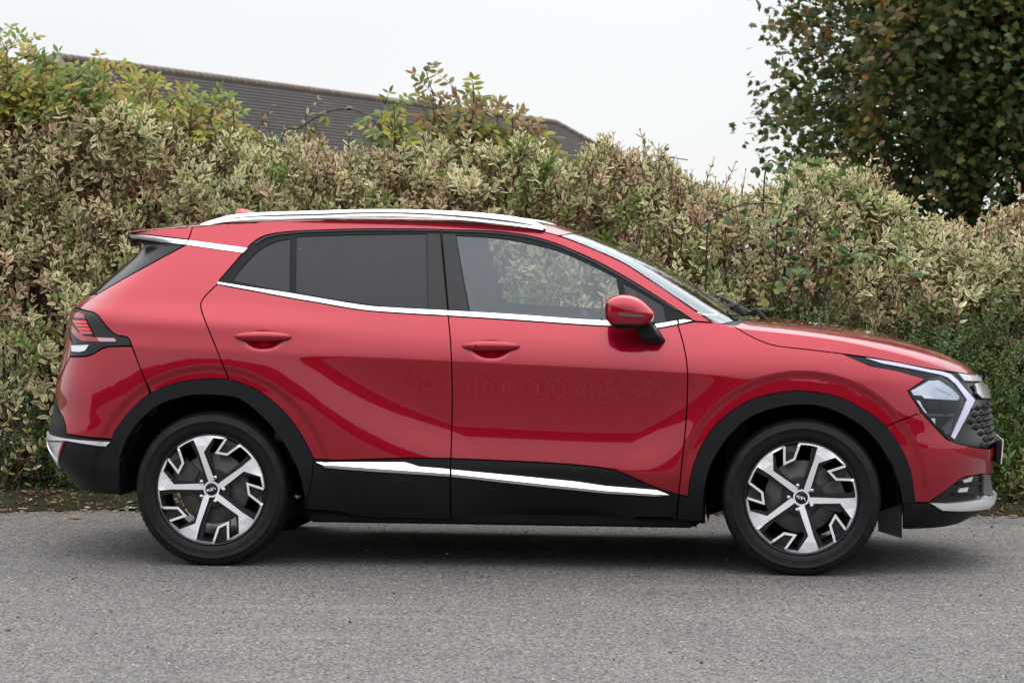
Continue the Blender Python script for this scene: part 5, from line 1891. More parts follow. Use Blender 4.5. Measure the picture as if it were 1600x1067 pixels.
# ---- elders: canes with feathered leaves above the hedge
def pinnate(base, d, L, col, n_l=7, leaf=0.075):
    """a feathered leaf: leaflets in pairs along a stalk."""
    d = unit(d)
    up = np.array([rnd.uniform(-.3, .3), -0.75, 0.6])
    s = unit(np.cross(d, up))
    pos, direc, ups, ln = [], [], [], []
    for k in range(n_l // 2):
        f = 0.35 + 0.55 * k / max(1, n_l // 2 - 1)
        c = base + d * L * f + np.array([0, 0, -0.10 * L * f * f])
        for sg in (-1, 1):
            pos.append(c); direc.append(d * 0.45 + s * sg * 0.9 + np.array([0, 0, rnd.uniform(-0.35, 0.05)])); ups.append(up + rng.normal(0, 0.35, 3)); ln.append(leaf * rnd.uniform(0.8, 1.15))
    pos.append(base + d * L * 0.95 + np.array([0, 0, -0.1 * L])); direc.append(d + np.array([0, 0, -0.3])); ups.append(up); ln.append(leaf * 1.1)
    n = len(pos)
    c0 = np.array(col) * rng.uniform(0.75, 1.25, (n, 1))
    ln = np.array(ln)
    return leaf_arrays(T_LEAF, np.array(pos), np.array(direc), np.array(ups), ln, ln * 0.52, c0 * 0.8, c0 * 1.1), (np.array([base, base + d * L * 0.5, base + d * L * 0.95 + np.array([0, 0, -0.09 * L])]), [0.0022, 0.0018, 0.001])


YG = [(0.24, 0.26, 0.035), (0.16, 0.21, 0.03), (0.34, 0.29, 0.04), (0.11, 0.17, 0.03), (0.30, 0.22, 0.05)]
BR = [(0.17, 0.13, 0.035), (0.24, 0.17, 0.04), (0.13, 0.13, 0.03), (0.20, 0.11, 0.04)]


def cane_plant(name, label, canes, yw, cols, mat_stem, nleaf, Lr, leaf=0.075, group=None, top_only=0.45, cat='shrub'):
    """canes: list of (foot px, tip px)."""
    feet = [wpt(*c[0], yw) for c in canes]
    base = np.array([np.mean([f[0] for f in feet]), yw, 0.06])
    r = empty(name, tuple(base))
    tag(r, label, cat, group)
    bts, tubes_ = [], []
    for (fp, tp) in canes:
        yy = yw + rnd.uniform(-0.18, 0.18)
        a, b = wpt(*fp, yy), wpt(*tp, yy)
        g0 = np.array([base[0] + (a[0] - base[0]) * 0.5, yy, 0.04])
        bend = np.array([rnd.uniform(-.05, .05), rnd.uniform(-.05, .05), 0])
        path = np.array([g0, (g0 + a) / 2, a, (a + b) / 2 + bend * 0.6, b])
        path = np.array(cr(path, 4))
        tubes_.append((path, np.linspace(0.009, 0.0025, len(path))))
        m_ = len(path)
        for k in range(nleaf):
            f = top_only + (1 - top_only) * (k + rnd.random() * 0.6) / nleaf
            f = min(f, 0.999)
            q = f * (m_ - 1); i0 = int(q); p = path[i0] + (path[min(i0 + 1, m_ - 1)] - path[i0]) * (q - i0)
            th = rnd.uniform(0, 2 * math.pi)
            dd = np.array([math.cos(th), math.sin(th) * 0.8, rnd.uniform(-0.1, 0.75) + (0.5 if f > 0.9 else 0)])
            b_, t_ = pinnate(p, dd, rnd.uniform(*Lr), rnd.choice(cols), 7 if rnd.random() < 0.7 else 5, leaf)
            bts.append(b_); tubes_.append(t_)
    leaf_object('foliage', bts, MT['leaf'], r, base)
    tubes_object('stem', tubes_, mat_stem, r, base, 5)
    return r


cane_plant('elder_bush', 'yellow-green elder rising over the hedge top beside the roof gable', [((20, 190), (10, 70)), ((50, 180), (60, 92)), ((-30, 190), (-20, 60)), ((-70, 190), (-60, 90)), ((85, 190), (78, 108)), ((20, 200), (35, 140)), ((-10, 200), (-5, 110)), ((100, 200), (120, 120)), ((60, 205), (70, 150)), ((130, 210), (150, 118)), ((0, 230), (10, 170)), ((110, 215), (100, 160))], 3.1, YG, MT['red_stem'], 30, (0.12, 0.21), 0.062, None, 0.5)
cane_plant('elder_bush', 'yellowing elder in the hedge top in front of the dark tiled roof', [((165, 200), (165, 112)), ((200, 210), (195, 125)), ((230, 215), (235, 145)), ((255, 225), (265, 155)), ((290, 235), (300, 165)), ((325, 250), (330, 170)), ((345, 250), (345, 190)), ((180, 230), (180, 165)), ((270, 240), (280, 190)), ((215, 240), (215, 180))], 3.2, YG[:3] + YG[4:], MT['red_stem'], 26, (0.12, 0.2), 0.058, None, 0.55)
cane_plant('elder_sapling', 'tallest thin sapling above the hedge, two leafy tips against the sky', [((705, 240), (664, 105)), ((700, 240), (676, 140)), ((690, 250), (660, 165))], 3.3, BR, MT['bark'], 6, (0.10, 0.17), 0.062, 'thin saplings over the hedge', 0.62, 'sapling')
cane_plant('elder_sapling', 'bronze-leaved sapling with spreading twigs in front of the roof ridge', [((715, 245), (712, 135)), ((722, 245), (740, 130)), ((730, 250), (765, 165)), ((705, 250), (700, 160)), ((735, 255), (735, 185)), ((745, 250), (760, 210)), ((720, 250), (705, 200))], 3.35, BR + YG[:1], MT['bark'], 7, (0.12, 0.2), 0.07, 'thin saplings over the hedge', 0.55, 'sapling')
cane_plant('elder_sapling', 'short green-tipped sapling just before the tallest one', [((620, 255), (598, 155)), ((615, 255), (615, 165)), ((612, 260), (590, 190)), ((625, 260), (640, 205))], 3.3, YG[1:4], MT['bark'], 7, (0.09, 0.15), 0.062, 'thin saplings over the hedge', 0.6, 'sapling')
cane_plant('elder_sapling', 'bushy bronze sapling nearest the hipped end of the roof', [((780, 250), (780, 160)), ((785, 255), (800, 168)), ((775, 250), (758, 190)), ((800, 260), (825, 200)), ((810, 260), (845, 215)), ((790, 260), (770, 215))], 3.3, BR + YG[2:3], MT['bark'], 6, (0.11, 0.18), 0.068, 'thin saplings over the hedge', 0.55, 'sapling')


def dog_sprigs(label, tips, yw):
    P, Nn_, L = [], [], []
    r0 = wpt(*tips[0], yw)
    base = np.array([r0[0], yw, 0.06])
    r = empty('dogwood_sprig', tuple(base))
    tag(r, label, 'shrub', 'upright sprigs above the hedge')
    st = []
    for tp in tips:
        b = wpt(*tp, yw + rnd.uniform(-.12, .12))
        P.append(b - np.array([0, 0, 0.10])); Nn_.append(np.array([rnd.uniform(-.3, .3), rnd.uniform(-.3, .1), 0.9])); L.append(rnd.uniform(0.22, 0.34))
        for q in range(2):
            P.append(b - np.array([rnd.uniform(-.05, .05), rnd.uniform(-.05, .05), rnd.uniform(0.2, 0.38)])); Nn_.append(np.array([rnd.uniform(-.9, .9), -.3, 0.5])); L.append(rnd.uniform(0.16, 0.26))
        a = np.array([base[0] + (b[0] - base[0]) * 0.6, b[1], 0.05])
        st.append((np.array([a, (a + b) / 2 + np.array([rnd.uniform(-.03, .03), 0, 0]), b - np.array([0, 0, 0.04])]), [0.008, 0.005, 0.002]))
    bt, tw = dogwood(np.array(P), unit(np.array(Nn_)), np.array(L), 0.2)
    leaf_object('foliage', [bt], MT['leaf'], r, base)
    tubes_object('stem', st + tw, MT['red_stem'], r, base, 5)


dog_sprigs('upright cream-edged sprigs against white sky right of the roof hip', [(1008, 205), (1030, 212), (985, 235), (1045, 240), (1015, 235)], 3.1)
dog_sprigs('pink-tipped upright sprigs in front of the maple crown', [(1352, 238), (1385, 240), (1340, 252), (1392, 262), (1370, 262), (1420, 295)], 3.0)
dog_sprigs('upright sprigs at the hedge end beside the maple trunk', [(1595, 275), (1575, 310), (1560, 320), (1605, 300), (1540, 335)], 3.0)
dog_sprigs('small upright sprigs in front of the middle of the tiled roof', [(410, 165), (385, 195), (478, 158), (425, 190), (365, 160), (500, 195), (545, 205)], 3.1)
dog_sprigs('small upright sprigs on the hedge crest between roof hip and maple', [(1105, 255), (1135, 262), (1080, 265), (1160, 275), (1120, 280), (905, 235), (930, 230)], 3.1)


# ---- brambles: arching canes with round leaves
def bramble(label, canes, yw, nl=22):
    r0 = wpt(*canes[0][0], yw)
    base = np.array([r0[0], yw + 0.1, 0.06])
    r = empty('bramble', tuple(base))
    tag(r, label, 'bramble', 'arching brambles in the hedge')
    tb, pos, direc = [], [], []
    for c in canes:
        pts = np.array([wpt(a, b, yw + 0.05 * math.sin(k)) for k, (a, b) in enumerate(c)])
        pts = np.vstack([np.array([pts[0][0], yw + 0.15, 0.05]), (pts[0] + np.array([pts[0][0], yw + 0.15, 0.05])) / 2, pts])
        path = np.array(cr(pts, 6))
        tb.append((path, np.linspace(0.006, 0.0025, len(path))))
        m_ = len(path)
        for k in range(nl):
            i0 = rnd.randrange(m_ // 3, m_ - 1)
            p = path[i0]
            off = np.array([rnd.uniform(-1, 1), rnd.uniform(-1, 0.3), rnd.uniform(-1, 0.6)])
            pet = p + unit(off) * rnd.uniform(0.03, 0.06)
            tb.append((np.array([p, (p + pet) / 2, pet]), [0.0015, 0.0012, 0.001]))
            for th in (-0.9, 0, 0.9):
                dd = unit(off) + np.array([math.sin(th), 0, -0.2])
                pos.append(pet); direc.append(dd)
    n = len(pos)
    col = np.array([rnd.choice([(0.07, 0.12, 0.035), (0.10, 0.15, 0.04), (0.05, 0.09, 0.035), (0.20, 0.19, 0.05)]) for _ in range(n)])
    ln = rng.uniform(0.04, 0.062, n)
    bt = leaf_arrays(T_ROUND, np.array(pos), np.array(direc), np.array([0, -0.5, 0.8]) + rng.normal(0, 0.3, (n, 3)), ln, ln * 0.9, col, col * 1.15)
    leaf_object('foliage', [bt], MT['leaf'], r, base)
    tubes_object('cane', tb, MT['bark'], r, base, 5)


bramble('dark bramble arching over the hedge before the windscreen base', [[(1105, 372), (1120, 340), (1150, 323), (1195, 318), (1240, 325), (1280, 352), (1330, 402)], [(1213, 380), (1220, 330), (1230, 275), (1236, 250)]], 2.40, 16)
bramble('bramble cane with pale round leaves in front of the maple', [[(1195, 275), (1220, 255), (1262, 238), (1300, 240), (1330, 262)]], 2.8, 14)
bramble('bramble arching in front of the dark roof tiles', [[(438, 232), (470, 200), (510, 176), (545, 172), (575, 182), (600, 208), (618, 228)]], 3.0, 12)
bramble('low bramble with green and yellow leaves above the bonnet', [[(1290, 440), (1310, 410), (1350, 392), (1400, 395), (1450, 420)], [(1210, 440), (1240, 415), (1275, 420)]], 2.30, 16)


# ---- dark small-leaved evergreens in front of the hedge
def evergreen(label, cx_, cy_, rx, ry, h, n, col=(0.060, 0.108, 0.024), zmin=0.0, leaf=0.021):
    base = (cx_, cy_, 0.05)
    r = empty('evergreen_shrub', base)
    tag(r, label, 'shrub', 'dark small-leaved evergreens')
    th = rng.uniform(0, 2 * np.pi, n); ph = np.arccos(rng.uniform(-0.15, 1, n))
    lump = 1 + 0.16 * vnoise(th * 2.2, ph * 4, cx_) + 0.10 * vnoise(th * 5, ph * 7, 3 + cx_)
    rad = lump * (1 - rng.random(n) ** 2 * 0.4)
    P = np.stack([cx_ + rx * rad * np.sin(ph) * np.cos(th), cy_ + ry * rad * np.sin(ph) * np.sin(th), 0.05 + h * rad * np.cos(ph) * 0.92 + 0.05], 1)
    nn = unit(np.stack([np.sin(ph) * np.cos(th) / rx, np.sin(ph) * np.sin(th) / ry, np.cos(ph) / h], 1))
    q = (P[:, 2] > 0.04) & (P[:, 1] < cy_ + ry * 0.5)
    P, nn = P[q], nn[q]
    n = len(P)
    d = unit(nn * 0.7 + np.array([0, 0, 0.45]) + rng.normal(0, 0.4, (n, 3)))
    L = rng.uniform(0.07, 0.16, n)
    pos, direc, up, ln, cm = [], [], [], [], []
    side = unit(np.cross(d, rng.normal(0, 1, (n, 3)))); side2 = np.cross(d, side)
    tint = np.clip(vnoise(P[:, 0] * 3, P[:, 2] * 4, 1.0) * 0.5 + rng.normal(0, 0.4, n), 0, 1)[:, None]
    for k in range(7):
        f = k / 6
        c = P + d * (L * (f - 0.5))[:, None]
        sd = side if k % 2 else side2
        for sg in (-1, 1):
            pos.append(c); direc.append(unit(d * (0.5 + 0.6 * f) + sd * sg + rng.normal(0, 0.2, (n, 3))))
            up.append(unit(d + np.array([0, -.3, .5]) + rng.normal(0, .2, (n, 3))))
            ln.append(leaf * rng.uniform(0.7, 1.25, n))
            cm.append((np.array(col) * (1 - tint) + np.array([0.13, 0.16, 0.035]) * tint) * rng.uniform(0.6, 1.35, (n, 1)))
    ln = np.concatenate(ln)
    cm = np.vstack(cm)
    # two triangles per small leaf
    T4 = (np.array([(0, 0, 0), (-.34, .5, .03), (.34, .5, .03), (0, 1, -.04)]), np.array([(0, 2, 1), (1, 2, 3)]), np.array([0, 1, 1, 1.]))
    bt = leaf_arrays(T4, np.vstack(pos), np.vstack(direc), np.vstack(up), ln, ln * 0.75, cm * 0.8, cm * 1.1)
    leaf_object('foliage', [bt], MT['leaf_dark'], r, base)
    st = []
    for _ in range(14):
        k = rnd.randrange(n)
        a = np.array([cx_ + rnd.uniform(-.1, .1), cy_ + rnd.uniform(-.1, .1), 0.03]); b = P[k]
        st.append((np.array([a, (a * 0.6 + b * 0.4) + np.array([0, 0, .08]), (a * 0.2 + b * 0.8), b]), [0.012, 0.009, 0.005, 0.002]))
    tubes_object('stem', st, MT['bark'], r, base, 5)


evergreen('dark fine-leaved evergreen behind the front wheel and bonnet edge', 1.66, 2.58, 0.55, 0.46, 1.12, 2300)
evergreen('dark fine-leaved evergreen behind the headlamp and bonnet nose', 2.34, 2.55, 0.58, 0.50, 1.10, 2800)
evergreen('dark fine-leaved evergreen beyond the front bumper at the hedge end', 3.02, 2.58, 0.62, 0.50, 1.16, 2800)
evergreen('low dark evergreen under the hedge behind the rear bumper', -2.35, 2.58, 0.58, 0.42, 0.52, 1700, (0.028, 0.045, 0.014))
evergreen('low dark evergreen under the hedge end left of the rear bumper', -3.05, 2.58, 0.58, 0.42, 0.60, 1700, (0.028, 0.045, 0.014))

# ---- low sprays of the variegated shrub that hang in front, left of the rear bumper
spr = np.array([wpt(a, b, 2.15) for a, b in [(20, 690), (45, 680), (30, 710), (60, 700), (8, 730), (50, 725), (15, 655), (75, 690)]])
r = empty('dogwood_spray', (-2.95, 2.4, 0.06))
tag(r, 'low green-and-cream leafy spray left of the rear bumper corner', 'shrub')
bt, tw = dogwood(spr, unit(np.tile(np.array([0.5, -0.7, 0.35]), (len(spr), 1))), np.full(len(spr), 0.26), 0.35)
leaf_object('foliage', [bt], MT['leaf'], r, (-2.95, 2.4, 0.06))
tubes_object('stem', tw + [(np.array([(-2.95, 2.45, 0.04), s_ * 0.5 + np.array([-2.95, 2.45, 0.04]) * 0.5 + np.array([0, 0, .1]), s_]), [0.006, 0.004, 0.002]) for s_ in spr], MT['red_stem'], r, (-2.95, 2.4, 0.06), 5)
spr = np.array([wpt(a, b, 1.95) for a, b in [(1585, 760), (1600, 745), (1575, 720), (1598, 715), (1610, 770)]])
r = empty('young_shrub', (2.75, 2.0, 0.06))
tag(r, 'thin young shrub at the verge just beyond the number plate', 'shrub')
bt, tw = dogwood(spr, unit(np.tile(np.array([-0.2, -0.4, 0.6]), (len(spr), 1))), np.full(len(spr), 0.2), 0.9)
leaf_object('foliage', [bt], MT['leaf'], r, (2.75, 2.0, 0.06))
tubes_object('stem', tw + [(np.array([(2.74, 2.02, 0.04), s_ * 0.5 + np.array([2.74, 2.02, 0.04]) * 0.5, s_]), [0.008, 0.006, 0.003]) for s_ in spr], MT['bark'], r, (2.75, 2.0, 0.06), 5)

# ------------------------------------------------------------------ maple beyond the hedge
TX, TY = 4.02, 9.5
tree = empty('maple_tree', (TX, TY, 0))
tag(tree, 'dark-leaved maple with bronze autumn tips beyond the hedge', 'tree')
rb_ = []
trunk_path = np.array([(TX - 0.35, TY, 0), (TX - 0.32, TY, 0.8), (TX - 0.28, TY + 0.02, 1.6), (TX - 0.15, TY, 2.6), (TX, TY, 3.6), (TX + 0.1, TY, 4.6)])
tp = np.array(cr(trunk_path, 5))
rb_.append((tp, np.linspace(0.12, 0.03, len(tp))))
pos, direc, ups, ln, cm = [], [], [], [], []
ncl = 1150
for k in range(ncl):
    th = rnd.uniform(0, 2 * math.pi); u = rnd.uniform(-0.85, 1)
    r_ = (rnd.random() ** 0.45)
    cz_ = 3.02 + (1.95 if u > 0 else 1.75) * u * r_
    rr = 1.85 * math.sqrt(max(0, 1 - u * u)) * r_ * (1 + 0.10 * math.sin(3 * th + 2 * u) + 0.07 * math.sin(7 * th))
    if u < -0.2:
        rr *= 1.12
    c = np.array([TX + rr * math.cos(th), TY + rr * math.sin(th) * 0.95, cz_])
    if k % 9 == 0 and cz_ > 2.7:
        i0 = min(len(tp) - 1, max(3, int((c[2] - 0.9) / 4.6 * len(tp))))
        a = tp[i0 - 2]
        rb_.append((np.array([a, a * 0.55 + c * 0.45 + np.array([0, 0, .12]), c]), [0.018, 0.010, 0.004]))
    if r_ > 0.62 and k % 2 == 0:
        inn_ = np.array([TX, TY, 2.9]) + (c - np.array([TX, TY, 2.9])) * 0.55
        rb_.append((np.array([inn_, inn_ * 0.5 + c * 0.5 + np.array([0, 0, 0.05]), c, c + (c - inn_) * 0.18]), [0.009, 0.006, 0.003, 0.002]))
    aut = max(0.0, 0.50 * r_ * (0.38 - 0.6 * math.cos(th)) + 0.28 * (u - 0.2) + rnd.gauss(-0.16, 0.25))
    for q in range(rnd.randint(26, 38)):
        p = c + np.array([rnd.gauss(0, 0.13), rnd.gauss(0, 0.13), rnd.gauss(0, 0.11)])
        pos.append(p)
        direc.append(np.array([rnd.uniform(-1, 1), rnd.uniform(-1, 1), rnd.uniform(-1.0, 0.1)]))
        ups.append(np.array([rnd.gauss(0, 0.6), rnd.gauss(-0.5, 0.6), 0.7]))
        ln.append(rnd.uniform(0.05, 0.092))
        k_ = min(1, max(0, aut + rnd.gauss(0, 0.12)))
        g0 = np.array([0.046, 0.080, 0.016]) * rnd.uniform(0.6, 1.5)
        a0 = np.array(rnd.choice([(0.30, 0.12, 0.018), (0.22, 0.075, 0.02), (0.30, 0.18, 0.025), (0.12, 0.05, 0.03)]))
        cm.append(g0 * (1 - k_) + a0 * k_)
ln = np.array(ln); cm = np.array(cm)
bt = leaf_arrays(T_MAPLE, np.array(pos), np.array(direc), np.array(ups), ln, ln * 1.0, cm, cm)
leaf_object('crown', [bt], MT['leaf_tree'], tree, (TX, TY, 0))
tubes_object('trunk', rb_, MT['bark'], tree, (TX, TY, 0), 8)

# ------------------------------------------------------------------ belt of trees across the yard, on the photographer's side
n = 9000
x = rng.uniform(-75, 75, n)


def belt_top(x_):
    return 3.5 + 0.35 * vnoise(x_ * 0.30, x_ * 0.1, 2.0) + 0.03 * vnoise(x_ * 1.3, x_ * 0.4, 5.0)


hb_ = belt_top(x)
z = hb_ * rng.random(n) ** 0.6
y = -36 + 1.3 * np.cos(np.clip(z / hb_, 0, 1) * 1.4) + rng.normal(0, 0.25, n)
ln = rng.uniform(0.10, 0.22, n)
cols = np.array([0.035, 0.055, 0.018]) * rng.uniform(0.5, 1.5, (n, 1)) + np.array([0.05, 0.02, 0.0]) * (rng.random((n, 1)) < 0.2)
bt = leaf_arrays(T_LEAF, np.stack([x, y, z], 1), rng.normal(0, 1, (n, 3)), rng.normal(0, 1, (n, 3)) + np.array([0, 0.6, 0.4]), ln, ln * 1.3, cols, cols)
# dense inner growth behind the outer leaves
cx_ = np.linspace(-76, 76, 400); tt = np.linspace(0, 1, 8)
V = np.concatenate([np.stack([cx_, -36.1 + 1.0 * np.cos(t_ * 1.57) + 0.1 * vnoise(cx_ * 2, t_ * 5 + 0 * cx_, 3.0), (belt_top(cx_) - 0.08) * t_], 1) for t_ in tt])
i, j = np.meshgrid(np.arange(7), np.arange(399), indexing='ij')
a = (i * 400 + j).ravel()
F = np.concatenate([np.stack([a, a + 1, a + 401], 1), np.stack([a, a + 401, a + 400], 1)])
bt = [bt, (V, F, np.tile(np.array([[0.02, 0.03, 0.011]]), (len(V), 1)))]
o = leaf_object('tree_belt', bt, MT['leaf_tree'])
tag(o, 'belt of trees on the near side of the yard, mirrored darkly in the doors', 'trees', None, 'stuff')

# ------------------------------------------------------------------ long building with a hipped tiled roof
A_ = wpt(84, 92, 72.0); B_ = wpt(868, 193, 112.0)
A_[2] = B_[2] = 0.5 * (A_[2] + B_[2])
dz_ = wpt(84, 92, 72.0)[2]
# keep both ridge ends on their lines of sight at one height
hR = 7.4
def at_height(px, py, z):
    d = _fw + _right * (px - 800) / CAM_F - _up * (py - 533.5) / CAM_F
    t = (z - CAM_O[2]) / d[2]
    return CAM_O + d * t
A_, B_ = at_height(86, 91, hR), at_height(868, 193, hR)
dr_ = (B_ - A_); Lr = np.linalg.norm(dr_); dr_ = dr_ / Lr
nr_ = np.array([dr_[1], -dr_[0], 0.0])
if nr_[1] > 0: nr_ = -nr_
SPAN, PITCHR = 6.0, math.radians(33)
drop = SPAN * math.tan(PITCHR)
hip = 5.0
house = empty('long_building', ((A_ + B_) / 2 * np.array([1, 1, 0])).tolist())
tag(house, 'long low building with a dark tiled hipped roof behind the hedge', 'building')
hb = np.array(house.location)


def tiled_mat():
    m, t, b = new_mat('dark_concrete_tiles')
    at = N(t, 'ShaderNodeAttribute', attribute_name='tile_uv')
    br = N(t, 'ShaderNodeTexBrick')
    br.inputs['Scale'].default_value = 1.0
    br.inputs['Brick Width'].default_value = 0.33
    br.inputs['Row Height'].default_value = 0.25
    br.inputs['Mortar Size'].default_value = 0.035
    br.inputs['Mortar Smooth'].default_value = 0.6
    br.inputs['Color1'].default_value = (0.047, 0.040, 0.038, 1)
    br.inputs['Color2'].default_value = (0.062, 0.053, 0.049, 1)
    br.inputs['Mortar'].default_value = (0.028, 0.024, 0.023, 1)
    t.links.new(at.outputs['Vector'], br.inputs['Vector'])
    n = noise(t, 0.6, 5)
    r = ramp(t, n.outputs[0], [(0.35, (0.85, 0.85, 0.88)), (0.7, (1.2, 1.12, 1.05))])
    mx = N(t, 'ShaderNodeMix', data_type='RGBA', blend_type='MULTIPLY'); mx.inputs[0].default_value = 1
    t.links.new(br.outputs[0], mx.inputs[6]); t.links.new(r.outputs[0], mx.inputs[7])
    t.links.new(mx.outputs[2], b.inputs['Base Color'])
    b.inputs['Roughness'].default_value = 0.8
    bp = N(t, 'ShaderNodeBump'); bp.inputs['Strength'].default_value = 1.0; bp.inputs['Distance'].default_value = 0.03
    t.links.new(br.outputs[1], bp.inputs['Height']); bp.invert = True
    t.links.new(bp.outputs[0], b.inputs['Normal'])
    return m


MT['tiles'] = tiled_mat()
MT['ridge'] = simple('lichened_ridge_tiles', (0.13, 0.10, 0.078), 0.85, 0, 0.35, 3)
MT['brick_wall'] = simple('brown_brick_wall', (0.22, 0.12, 0.08), 0.9, 0, 0.2, 6)


def slope(p_top0, p_top1, p_bot0, p_bot1, n_c):
    """stepped tile courses between the ridge line and the eave line."""
    V, F, U = [], [], []
    slope_len = np.linalg.norm(np.cross(p_bot1 - p_bot0, p_top0 - p_bot0)) / np.linalg.norm(p_bot1 - p_bot0)
    n_c = max(4, int(round(slope_len / 0.25)))
    nrm = np.cross(p_bot1 - p_bot0, p_top0 - p_bot0); nrm /= np.linalg.norm(nrm)
    if nrm[2] < 0: nrm = -nrm
    along = (p_bot1 - p_bot0) / np.linalg.norm(p_bot1 - p_bot0)
    for c in range(n_c):
        f0, f1 = c / n_c, (c + 1) / n_c
        a0, a1 = p_bot0 + (p_top0 - p_bot0) * f0, p_bot1 + (p_top1 - p_bot1) * f0
        b0, b1 = p_bot0 + (p_top0 - p_bot0) * f1, p_bot1 + (p_top1 - p_bot1) * f1
        k = len(V)
        V += [a0 + nrm * 0.022, a1 + nrm * 0.022, b1 + nrm * 0.005, b0 + nrm * 0.005, a0, a1]
        for p in V[k:]:
            U.append((float((p - p_bot0) @ along), (f0 if any(p is q for q in ()) else 0) , 0))
        U[k:] = [(float((V[k + i] - p_bot0) @ along), (c + (0.02 if i in (0, 1, 4, 5) else 0.98)) * 0.25, 0) for i in range(6)]
        F += [(k, k + 1, k + 2, k + 3), (k + 4, k + 5, k + 1, k)]
    return V, F, U


eA = A_ - np.array([0, 0, drop]); eB = B_ - np.array([0, 0, drop])
c_fl = eA + nr_ * SPAN - dr_ * hip; c_fr = eB + nr_ * SPAN + dr_ * hip
c_bl = eA - nr_ * SPAN - dr_ * hip; c_br = eB - nr_ * SPAN + dr_ * hip
V, F, U = [], [], []
for tops, bots in (((A_, B_), (c_fl, c_fr)), ((B_, A_), (c_br, c_bl)), ((A_, A_), (c_bl, c_fl)), ((B_, B_), (c_fr, c_br))):
    v, f, u = slope(tops[0], tops[1], bots[0], bots[1], 20)
    b = len(V)
    V += v; U += u; F += [tuple(i + b for i in q) for q in f]
me = fast_mesh('roof', np.array(V) - hb, np.array(F))
at = me.attributes.new('tile_uv', 'FLOAT_VECTOR', 'POINT')
at.data.foreach_set('vector', np.array(U, np.float32).ravel())
rf = link('roof', me, MT['tiles'], house, smooth=False)
rt_ = []
for a, b in ((A_, B_), (A_, c_fl), (B_, c_fr), (A_, c_bl), (B_, c_br)):
    n_ = max(2, int(np.linalg.norm(b - a) / 0.45))
    for k in range(n_):
        p0 = a + (b - a) * k / n_; p1 = a + (b - a) * (k + 0.96) / n_
        rt_.append((np.array([p0 + np.array([0, 0, .03]), (p0 + p1) / 2 + np.array([0, 0, .03]), p1 + np.array([0, 0, .03])]), [0.15, 0.145, 0.14]))
rid = tubes_object('ridge_tiles', rt_, MT['ridge'], rf, hb, 8)
rid['kind'] = 'stuff'
bm = bmesh.new()
w4 = [eA + nr_ * (SPAN - .4) - dr_ * (hip - .4), eB + nr_ * (SPAN - .4) + dr_ * (hip - .4), eB - nr_ * (SPAN - .4) + dr_ * (hip - .4), eA - nr_ * (SPAN - .4) - dr_ * (hip - .4)]
lo = [bm.verts.new((p[0] - hb[0], p[1] - hb[1], -0.1)) for p in w4]
hi = [bm.verts.new((p[0] - hb[0], p[1] - hb[1], p[2] + 0.05)) for p in w4]
for k in range(4):
    bm.faces.new((lo[k], lo[(k + 1) % 4], hi[(k + 1) % 4], hi[k]))
bm.faces.new(hi)
bm_obj('wall', bm, MT['brick_wall'], house)

# ------------------------------------------------------------------ verge litter, fallen leaves, loose grit
n = 2600
x = rng.uniform(-3.6, 3.6, n); v = rng.uniform(-0.10, 0.75, n)
P = np.stack([x, edge_y(x) + v - 0.03, 0.078 * (1 - np.exp(-np.clip(v, 0, 1) / 0.22)) + 0.010], 1)
dd = rng.normal(0, 1, (n, 3)) * np.array([1, 1, 0.25])
cols = np.array([(0.20, 0.11, 0.06), (0.12, 0.07, 0.04), (0.28, 0.2, 0.13), (0.07, 0.05, 0.035), (0.38, 0.34, 0.29), (0.24, 0.12, 0.07), (0.09, 0.10, 0.03)])[rng.integers(0, 7, n)] * rng.uniform(0.7, 1.2, (n, 1))
ln = rng.uniform(0.012, 0.05, n)
bt = leaf_arrays(T_LEAF, P, dd, np.array([0, 0, 1.0]) + rng.normal(0, 0.35, (n, 3)), ln, ln * rng.uniform(0.35, 0.8, n), cols, cols)
o = leaf_object('leaf_litter', [bt], MT['dry_leaf'])
tag(o, 'brown leaf litter strewn along the mossy verge', 'litter', None, 'stuff')

n = 5200
x = rng.uniform(-3.4, 3.4, n); v = rng.uniform(0.0, 0.5, n)
P = np.stack([x, edge_y(x) + v - 0.01 + 0.02 * rng.normal(0, 1, n), 0.075 * (1 - np.exp(-v / 0.22)) - 0.004], 1)
k_ = (vnoise(x * 1.3, v * 3, 4.0) + rng.normal(0, 0.3, n)) > -0.05
P = P[k_]; n = len(P)
cols = np.array([0.075, 0.10, 0.022]) * rng.uniform(0.5, 1.5, (n, 1)) + np.array([0.02, 0.0, 0.0]) * rng.random((n, 1))
ln = rng.uniform(0.012, 0.035, n)
bt = leaf_arrays(T_LEAF, P, np.stack([rng.normal(0, 0.5, n), rng.normal(0, 0.5, n), np.full(n, 1.0)], 1), rng.normal(0, 1, (n, 3)), ln, ln * 0.22, cols, cols * 1.2)
o = leaf_object('moss_and_grass', [bt], MT['leaf_dark'])
tag(o, 'short moss and grass growing along the asphalt edge', 'grass', None, 'stuff')

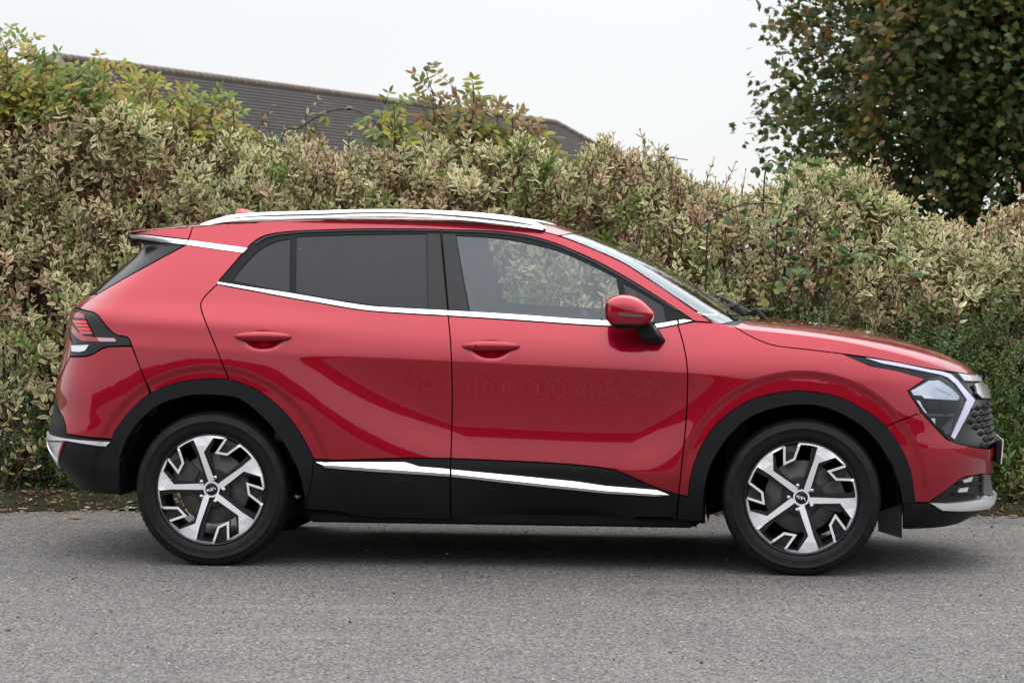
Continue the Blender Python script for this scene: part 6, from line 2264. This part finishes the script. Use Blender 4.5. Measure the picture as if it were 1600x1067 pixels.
fl = [(117, 807, 0.082, (0.33, 0.15, 0.07), 'largest curled brown leaf on the asphalt edge behind the rear bumper'),
      (36, 795, 0.06, (0.36, 0.2, 0.1), 'pale tan leaf on the moss left of the largest curled leaf'),
      (5, 797, 0.055, (0.3, 0.13, 0.05), 'orange-brown leaf at the left end of the mossy verge'),
      (205, 784, 0.06, (0.5, 0.48, 0.45), 'thin whitish dead leaf on the verge beside the rear tyre'),
      (140, 787, 0.05, (0.26, 0.12, 0.08), 'reddish-brown leaf on the bare verge soil near the rear tyre'),
      (1553, 813, 0.05, (0.2, 0.1, 0.06), 'dark brown leaf on the verge under the front bumper lip'),
      (1583, 806, 0.05, (0.28, 0.17, 0.1), 'light brown leaf on the verge beyond the front bumper')]
for px, py, sz, col, lab in fl:
    d = _fw + _right * (px - 800) / CAM_F - _up * (py - 533.5) / CAM_F
    zt_ = 0.012 if py > 800 else 0.05
    p = CAM_O + d * ((zt_ - CAM_O[2]) / d[2])
    if p[1] > float(edge_y(p[0])):
        p[2] = 0.075 * (1 - math.exp(-(p[1] - float(edge_y(p[0]))) / 0.22)) + 0.014
    T, Fm, E = T_MAPLE
    V = T.copy()
    V[:, 2] += 0.55 * V[:, 0] ** 2 + 0.25 * (V[:, 1] - 0.5) ** 2 + 0.02
    a = rnd.uniform(0, 6.28)
    V = np.stack([V[:, 0] * math.cos(a) - (V[:, 1] - .5) * math.sin(a), V[:, 0] * math.sin(a) + (V[:, 1] - .5) * math.cos(a), V[:, 2]], 1) * sz * 1.15
    me = fast_mesh('fallen_leaf', V, Fm)
    at = me.attributes.new('leaf_colour', 'FLOAT_COLOR', 'POINT')
    cc = np.array(col)[None] * (0.8 + 0.3 * rng.random((len(V), 1)))
    at.data.foreach_set('color', np.concatenate([cc, np.ones((len(V), 1))], 1).astype(np.float32).ravel())
    o = link('fallen_leaf', me, MT['dry_leaf'], None, False)
    o.location = tuple(p)
    tag(o, lab, 'leaf', 'fallen leaves on the verge')

n = 2600
x = rng.uniform(-3.2, 3.2, n); y = rng.uniform(-6.5, 1.75, n)
y[:500] = 1.75 - rng.random(500) ** 2 * 1.2
sz = rng.uniform(0.0018, 0.0055, n) * (1 + (rng.random(n) < 0.04) * 1.0)
oct_ = np.array([(1, 0, 0), (-1, 0, 0), (0, 1, 0), (0, -1, 0), (0, 0, .7), (0, 0, -.5)], float)
of = np.array([(0, 2, 4), (2, 1, 4), (1, 3, 4), (3, 0, 4), (2, 0, 5), (1, 2, 5), (3, 1, 5), (0, 3, 5)])
V = (oct_[None] * rng.uniform(0.6, 1.3, (n, 6, 1))) * sz[:, None, None]
a = rng.uniform(0, 6.28, n)
V = np.stack([V[..., 0] * np.cos(a)[:, None] - V[..., 1] * np.sin(a)[:, None], V[..., 0] * np.sin(a)[:, None] + V[..., 1] * np.cos(a)[:, None], V[..., 2]], -1)
V += np.stack([x, y, sz * 0.4], 1)[:, None]
F = of[None] + (np.arange(n) * 6)[:, None, None]
C = np.repeat(np.array([(0.06, 0.06, 0.06), (0.14, 0.135, 0.13), (0.25, 0.24, 0.23), (0.5, 0.49, 0.47), (0.1, 0.085, 0.07)])[rng.choice(5, n, p=[.35, .3, .2, .07, .08])], 6, 0)
o = leaf_object('loose_grit', [(V.reshape(-1, 3), F.reshape(-1, 3), C)], MT['dry_leaf'])
tag(o, 'loose stone chips scattered over the asphalt', 'gravel', None, 'stuff')
